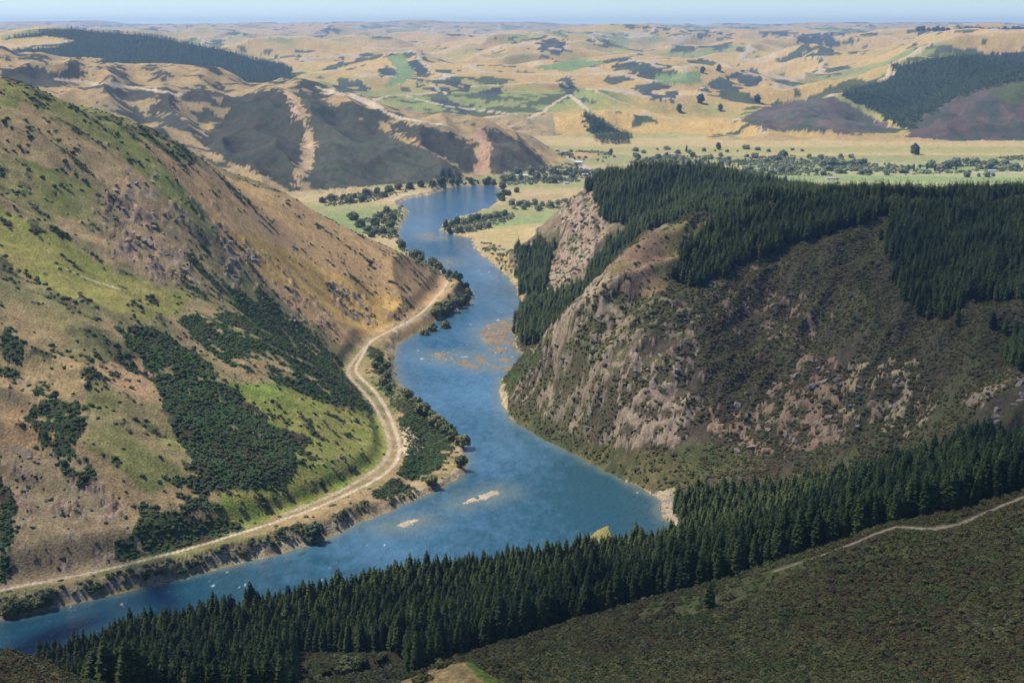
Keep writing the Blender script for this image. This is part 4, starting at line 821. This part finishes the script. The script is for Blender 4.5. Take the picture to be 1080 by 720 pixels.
bushes('bank_bushes', [[(390, 376), (402, 380), (414, 404), (412, 420), (400, 410)], [(440, 418), (470, 440), (490, 470), (480, 474), (452, 446), (432, 424)], [(445, 340), (475, 312), (496, 312), (492, 324), (462, 340)]], 5, 1.6, 3.6, 'olive scrub on the bank below the gravel road', 1000, 2200, BV, -.2)
bushes('valley_bushes', [[(660, 172), (700, 164), (780, 166), (860, 164), (900, 170), (960, 176), (1080, 164), (1080, 180), (980, 184), (880, 186), (780, 184), (690, 176)], [(530, 180), (600, 174), (620, 180), (610, 192), (535, 196)], [(540, 212), (600, 210), (600, 222), (545, 222)], [(586, 160), (640, 160), (650, 170), (600, 176)]], 13, 4, 9, 'grey green hedges and bushes on the valley floor', 2600, 4900, BV, -.06)
def belt(name, cat, label, group, crowns, pts, h0, h1, jit=1.5, y0=2800, y1=5200, wid=1.25):
    for u, v in pts: tree(name, label, cat, u + random.uniform(-jit, jit), v + random.uniform(-.5, .5) * jit, random.uniform(h0 * .7, h1), crowns, y0=y0, y1=y1, wid=wid * random.uniform(.8, 1.5) if 'poplar' not in name else 1.1, group=group)
belt('poplar', 'poplar', 'tall narrow poplar in the row behind the wooded hill', 'row of poplars', POPLAR, [(722 + 5.2 * i, 174 + .35 * i) for i in range(12)], 20, 27)
belt('conifer', 'conifer', 'dark conifer in the straight shelter belt on the plain', 'shelter belt conifers', VALLEYT, [(865 + 4.5 * i, 175 - .15 * i) for i in range(11)], 15, 18, .6)
belt('valley_tree', 'tree', 'round grey green tree in the long belt across the plain', 'trees of the long plain belt', VALLEYT, [(672 + 9.7 * i, 168 + 2.5 * math.sin(i * 1.9)) for i in range(24)], 10, 18, 3, wid=1.3)
belt('valley_tree', 'tree', 'bushy tree in the second belt, along the green fields', 'trees along the green fields', VALLEYT, [(790 + 8.5 * i, 182 + 2.5 * math.sin(i * 2.3)) for i in range(20)], 10, 17, 3, wid=1.25)
belt('poplar', 'poplar', 'tall pale poplar standing among the trees of the plain', 'poplars on the plain', POPLAR, [(958 + 7 * i, 180 + 1.5 * math.sin(i * 2)) for i in range(8)], 24, 32, 2)
belt('valley_tree', 'tree', 'big dark tree in the homestead grove on the plain', 'homestead grove', VALLEYT, [(985 + 8 * i, 176 + 3.5 * math.sin(i * 1.3)) for i in range(13)], 16, 26, 4, wid=1.2)
belt('valley_tree', 'tree', 'dark tree at the field corner, one of a loose row of four', 'four trees at the field corner', VALLEYT, [(1020, 187), (1032, 186.5), (1041, 187), (1047, 186)], 13, 17, .4, wid=.9)
belt('valley_tree', 'tree', 'low bushy tree along the edge of the dry terrace', 'trees of the dry terrace', VALLEYT, [(668 + 12 * i, 160 + 1.6 * math.sin(i * 1.7)) for i in range(16)], 8, 15, 3, wid=1.3)
for u, v, h, lb in ((724, 161, 26, 'tall pointed conifer alone at the edge of the dry terrace'), (758, 158, 22, 'large round tree standing above the terrace trees'), (965, 163, 34, 'broad tall tree standing high above the plain belt'), (644, 163, 17, 'dark round tree below the wedge plantation')):
    tree('lone_tree', lb, 'tree', u, v, h, PINES if 'conifer' in lb else DARKT, y0=3300, y1=5200)
for u, v, h, lb in ((739, 109, 40, 'large dark tree midway up the dry far slope'), (760, 117, 28, 'small dark tree right of the big one on the dry slope'), (716, 118, 32, 'dark tree low on the dry slope, below the big one'), (741, 77, 32, 'dark tree on the green far hill, left of a pair'), (758, 75, 34, 'dark tree on the green far hill, right of a pair'), (799, 108, 36, 'narrow dark tree at the top of the scrubby slope')):
    tree('hill_tree', lb, 'tree', u, v, h, DARKT, y0=4800, y1=12000, wid=.9)
for i in range(26):
    u = 968 + i * 5 + random.uniform(-1.5, 1.5)
    if 1000 < u < 1012: continue
    x, dy_, _ = ray(u, 30); tree('ridge_tree', 'dark tree in the row along the far skyline ridge', 'tree', 0, 0, random.uniform(22, 42), DARKT, group='trees on the far skyline', wid=1.5, loc=(lambda q: (q[0], q[1], float(zs([q[0]], [q[1]])[0])))(ground([u], [33], 9000, 14000)[0]))
# scattered dark shrubs on the left hillside
SH = [((55, 105), 'dark round shrub high on the green crest', 6)]
def shrubs(poly, n_, s0, s1, label, group, shapes, y0=820, y1=2260, name='shrub'):
    pp = np.array(poly, float); c = 0; g = 0
    lo, hi = pp.min(0), pp.max(0)
    while c < n_ and g < 4000:
        g += 1; u = random.uniform(lo[0], hi[0]); v = random.uniform(lo[1], hi[1])
        if not inside(np.array([u]), np.array([v]), pp)[0]: continue
        x, y, z = gz(u, v, y0, y1)
        if sample(rock, np.array([x]), np.array([y]))[0] > 2: continue
        bush(name, label, 'shrub', u, v, random.uniform(s0, s1), shapes, y0, y1, group=group, loc=(x, y, z)); c += 1
shrubs([(0, 120), (60, 130), (110, 190), (60, 200), (0, 160)], 26, 2.2, 4.6, 'dark shrub dotted over the dry slope below the green crest', 'shrubs below the green crest', SHRUB)
shrubs([(66, 108), (110, 118), (170, 150), (225, 205), (190, 205), (130, 165)], 28, 2.0, 4.2, 'dark shrub on the green strip beside the ridge fence line', 'shrubs on the green crest strip', SHRUB)
shrubs([(172, 138), (200, 158), (205, 180), (182, 172)], 14, 3, 5.2, 'dark shrub of the tight clump against the brown hill', 'clump of shrubs on the crest', SHRUB)
shrubs([(0, 265), (22, 280), (60, 308), (90, 322), (70, 316), (30, 292)], 16, 2.0, 3.4, 'dark shrub in the line under the bright green shoulder', 'shrubs under the green shoulder', SHRUB)
shrubs([(20, 330), (100, 350), (190, 400), (190, 520), (120, 510), (60, 420)], 26, 1.6, 3.4, 'small dark shrub on the olive slope between gorse thickets', 'shrubs among the gorse', SHRUB)
shrubs([(250, 420), (390, 430), (408, 480), (330, 525), (240, 555), (300, 480)], 80, 1.2, 2.8, 'grey green shrub dotted over the green flat above the road', 'shrubs on the green flat', SHRUB + SHRUB_B)
shrubs([(0, 470), (60, 480), (140, 550), (150, 580), (0, 615)], 30, 1.0, 2.6, 'small dark shrub on the reddish rocky slope', 'shrubs on the reddish slope', SHRUB + SHRUB_B)
shrubs([(60, 628), (200, 592), (320, 556), (400, 522), (420, 508), (330, 562), (200, 604), (100, 625)], 50, 1.8, 4.2, 'dark bush on the strip between road and river', 'bushes between road and river', SHRUB + SHRUB_B)
shrubs([(240, 200), (330, 225), (440, 300), (400, 340), (300, 270)], 26, 1.4, 3.0, 'dark shrub scattered over the golden spur', 'shrubs on the golden spur', SHRUB_B)
# foreground: single bushes by the dry knoll, trees on the hill opposite
for u, v, s, lb, sh in ((467, 703, 4.4, 'dark brown rounded bush on the left shoulder of the dry knoll', BUSH_B), (446, 718, 5.0, 'dark brown bush at the bottom of the dry knoll', BUSH_B), (415, 717, 3.2, 'low brown bush left of the dry knoll', BUSH_B)):
    bush('knoll_bush', lb, 'bush', u, v, s, sh, 380, 520)
tree('broadleaf_tree', 'pale grey green round tree in front of the dark pines', 'tree', 370, 704, 9, WILLOW, y0=400, y1=640, wid=1.3)
tree('pine_tree', 'single young pine standing out on the scrub below the track', 'pine tree', 748, 640, 11, PINES, y0=400, y1=640, wid=1.5)
tree('pine_tree', 'lone dark green pine in the scrub below the hilltop wood', 'pine tree', 1010, 344, 18, PINES, y0=1000, y1=1500, wid=1.3)
tree('pine_tree', 'lone blue black pine in the scrub right of another', 'pine tree', 1047, 345, 15, PINES, y0=1000, y1=1500, wid=1.5)
# rocks
def rock_shape(seed):
    r = np.random.default_rng(seed); V, F = ico(3)
    for _ in range(14):
        d = r.standard_normal(3); d /= np.linalg.norm(d); c = r.uniform(.45, .85); k = V @ d; V = V - np.outer(np.maximum(k - c, 0), d)
    V = V * (1 + .12 * vnoise(V[:, 0] * 3 + seed, V[:, 1] * 3 + V[:, 2] * 2.2, seed))[:, None]; return V, F
ROCKS = [mesh('rock', *rock_shape(s), M_STONE) for s in range(1, 6)] + [mesh('rock', *rock_shape(s), M_STONE2) for s in range(6, 9)]
def rocks(poly, n_, s0, s1, label, group, y0, y1):
    pp = np.array(poly, float); c = 0; lo, hi = pp.min(0), pp.max(0)
    while c < n_:
        u = random.uniform(lo[0], hi[0]); v = random.uniform(lo[1], hi[1])
        if not inside(np.array([u]), np.array([v]), pp)[0]: continue
        q = ground([u], [v], y0, y1)[0]; x, y = float(q[0]), float(q[1]); z = float(zs([x], [y])[0]); s = random.uniform(s0, s1)
        o = link('rock_outcrop', random.choice(ROCKS), None, (x, y, z), None, label, 'rock', group); o.scale = (s * random.uniform(.7, 1.3), s * random.uniform(.6, 1), s * random.uniform(.5, .95)); o.rotation_euler = (random.uniform(-.4, .4), random.uniform(-.4, .4), random.uniform(0, 6.28)); c += 1
rocks([(345, 298), (382, 312), (392, 344), (372, 338)], 22, 1.5, 4, 'grey rock jutting from the golden hillside', 'rocks on the golden hillside', 820, 2260)
rocks([(240, 250), (270, 268), (262, 300), (235, 285)], 16, 2, 5, 'grey rock of the steep outcrop beside the golden spur', 'rocks of the steep outcrop', 820, 2260)
rocks([(90, 200), (170, 190), (215, 260), (205, 300), (130, 255)], 36, 1.6, 4.5, 'pale rock among shrubs on the upper hillside', 'rocks on the upper hillside', 820, 2260)
rocks([(250, 300), (330, 330), (355, 360), (300, 350)], 18, 1.5, 3.6, 'pinkish rock between the green thickets', 'rocks between the thickets', 820, 2260)
rocks([(0, 480), (60, 480), (90, 540), (20, 560)], 20, 1, 3, 'grey rock on the reddish slope above the road', 'rocks on the reddish slope', 820, 2260)
rocks([(412, 322), (425, 318), (428, 336), (414, 338)], 5, 2.5, 4.5, 'grey rock bluff beside the gravel road', 'rocks beside the road', 820, 2260)
rocks([(335, 490), (360, 478), (365, 500), (345, 512)], 7, 1.5, 3, 'grey rock just above the road on the green flat', 'rocks above the road', 820, 2260)
rocks([(540, 410), (640, 300), (735, 330), (700, 450), (640, 468)], 40, 1.4, 4, 'pinkish grey rock on the steep face above the river', 'rocks on the river face', 1030, 1720)
rocks([(740, 430), (800, 410), (850, 380), (890, 400), (890, 470), (780, 480)], 36, 2, 5, 'large pale rock on the cliff above the foreground pines', 'rocks on the lower cliff', 1030, 1720)
rocks([(890, 380), (980, 385), (985, 440), (900, 460)], 18, 1.5, 4, 'pale rock among bushes right of the cliff', 'rocks right of the cliff', 1030, 1720)
rocks([(1030, 415), (1080, 402), (1080, 440), (1045, 448)], 10, 2, 5, 'pale rock on the orange clay cliff', 'rocks on the clay cliff', 950, 1720)
rocks([(730, 300), (850, 310), (850, 350), (740, 340)], 12, 1.2, 3, 'small grey rock in the brown scrub', 'rocks in the brown scrub', 1030, 1720)
rocks([(540, 268), (562, 256), (566, 292), (545, 300)], 16, 2, 5, 'pale rock of the low bluff at the river', 'rocks of the low bluff', 1850, 2500)
rocks([(596, 215), (630, 212), (636, 250), (600, 290), (585, 290)], 20, 2, 4, 'pale rock on the bare bluff beside the dark pines', 'rocks of the bare bluff', 1780, 2500)
rocks([(505, 348), (545, 336), (552, 372), (520, 378)], 20, .6, 1.8, 'low brown rock of the shelf in the river', 'rocks in the river', 1400, 1900)
rocks([(694, 525), (712, 520), (716, 560), (700, 560)], 16, 1, 2.6, 'pale rock at the water below the cliff', 'rocks at the water', 880, 1160)
# hamlet
M_WALL = mat_flat('painted_weatherboard', (.72, .70, .66), .6, .08); M_ROOF1 = mat_flat('grey_iron_roof', (.45, .46, .47), .5, .1); M_ROOF2 = mat_flat('red_iron_roof', (.33, .10, .07), .5, .1); M_GLASS = mat_flat('window_glass', (.05, .06, .07), .1, .1); M_DOOR = mat_flat('door_paint', (.15, .12, .1), .5, .1)
def box(x0, y0, z0, x1, y1, z1):
    return [(x0, y0, z0), (x1, y0, z0), (x1, y1, z0), (x0, y1, z0), (x0, y0, z1), (x1, y0, z1), (x1, y1, z1), (x0, y1, z1)], [(0, 3, 2, 1), (4, 5, 6, 7), (0, 1, 5, 4), (1, 2, 6, 5), (2, 3, 7, 6), (3, 0, 4, 7)]
def house(u, v, label, roof, rz, L_=15, W_=9, H_=3.2, y0=2700, y1=5200):
    x, y, z = gz(u, v, y0, y1); o = thing('farmhouse', label, 'house', (x, y, z - .3), rz); a, b = L_ / 2, W_ / 2
    link('wall', mesh('wall', [(-a, -b, 0), (a, -b, 0), (a, b, 0), (-a, b, 0), (-a, -b, H_), (a, -b, H_), (a, b, H_), (-a, b, H_), (-a, 0, H_ + 2.2), (a, 0, H_ + 2.2)], [(0, 1, 5, 4), (2, 3, 7, 6), (1, 2, 6, 9, 5), (3, 0, 4, 8, 7)], M_WALL), o)
    e = .6; t = .16
    V = []; F = []
    for s in (-1, 1):
        k = len(V); zb = H_ - .25; zt = H_ + 2.3
        V += [(-a - e, s * (b + e), zb), (a + e, s * (b + e), zb), (a + e, 0, zt), (-a - e, 0, zt), (-a - e, s * (b + e), zb + t), (a + e, s * (b + e), zb + t), (a + e, 0, zt + t), (-a - e, 0, zt + t)]
        F += [tuple(q + k for q in f) for f in ((0, 1, 2, 3), (4, 5, 6, 7), (0, 1, 5, 4), (1, 2, 6, 5), (3, 0, 4, 7))]
    rf = link('roof', mesh('roof', V, F, roof), o); link('chimney', mesh('chimney', *box(-.5, .6, H_ + 1, .5, 1.6, H_ + 3.4), M_ROOF2), rf)
    for wx_ in (-a * .6, a * .55): link('window', mesh('window', *box(wx_ - .9, -b - .05, .9, wx_ + .9, -b + .02, 2.3), M_GLASS), o)
    link('door', mesh('door', *box(-.5, -b - .06, 0.02, .5, -b + .02, 2.1), M_DOOR), o)
house(593, 161, 'small pale house at the top of the hamlet, below the dry spur', M_ROOF1, .3)
house(611, 172, 'white roofed house beside the hamlet road', mat_flat('white_iron_roof', (.75, .75, .74), .5, .05), -.3, 18, 10)
house(617, 185, 'pale house close to the dark wooded hill', M_ROOF1, .2)
house(597, 194, 'small white house among trees, nearest the river', M_ROOF1, .5, 13, 8)
house(878, 189, 'long low farm building at the edge of the green fields', mat_flat('tan_iron_roof', (.42, .33, .26), .6, .1), .05, 34, 10)
house(946, 180, 'red roofed farmhouse among the trees of the plain', M_ROOF2, -.1, 24, 12)
house(1046, 181, 'white shed at the right end of the plain', M_ROOF1, .1, 22, 9)
house(548, 186, 'long pale shed behind the upstream trees', mat_flat('pale_iron_roof', (.62, .60, .55), .6, .1), .1, 40, 10)

# ------------------------------------------------------------------ drifting clouds, high above the haze; their shade lies over the near ridge and the hill opposite
cm = bpy.data.materials.new('cloud_vapour'); cm.use_nodes = True; t = cm.node_tree; t.nodes.remove(t.nodes['Principled BSDF'])
pv = t.nodes.new('ShaderNodeVolumePrincipled'); pv.inputs['Color'].default_value = (1, 1, 1, 1); pv.inputs['Density'].default_value = .0027; t.links.new(pv.outputs[0], t.nodes['Material Output'].inputs['Volume'])
def cloud(seed, x, y, z, rx, ry, rz, rot, label):
    V, F = blob(seed, 5, .32, 1, 1.3); V = np.array(V); V[:, 2] = np.where(V[:, 2] < 0, V[:, 2] * .5, V[:, 2]); h = 1700.0 - z
    o = link('cloud', mesh('cloud', V * np.array([rx, ry, rz]), F, cm, True), kind='structure'); o.location = (x + sdir.x / sdir.z * h, y + sdir.y / sdir.z * h, 1700); o.rotation_euler = (0, 0, rot)
cloud(3, 90, 640, 130, 700, 360, 230, .05, '')
cloud(5, 480, 1300, 110, 300, 420, 210, -.35, '')
cloud(8, -470, 900, 60, 230, 150, 90, .5, '')

# ------------------------------------------------------------------ air
me = mesh('haze', *box(-24000, -1500, -6.5, 24000, 27200, float(max(GZ.max() + 26, CAMZ + 26))), None)
hz = link('haze', me, kind='stuff'); hm = bpy.data.materials.new('air'); hm.use_nodes = True; t = hm.node_tree; t.nodes.remove(t.nodes['Principled BSDF'])
pv = t.nodes.new('ShaderNodeVolumePrincipled'); pv.inputs['Color'].default_value = (.42, .66, 1.0, 1); pv.inputs['Density'].default_value = HAZE_DENSITY; pv.inputs['Anisotropy'].default_value = .2
t.links.new(pv.outputs[0], t.nodes['Material Output'].inputs['Volume']); me.materials.append(hm)
print('objects', len(S.objects), 'terrain top', GZ.max())
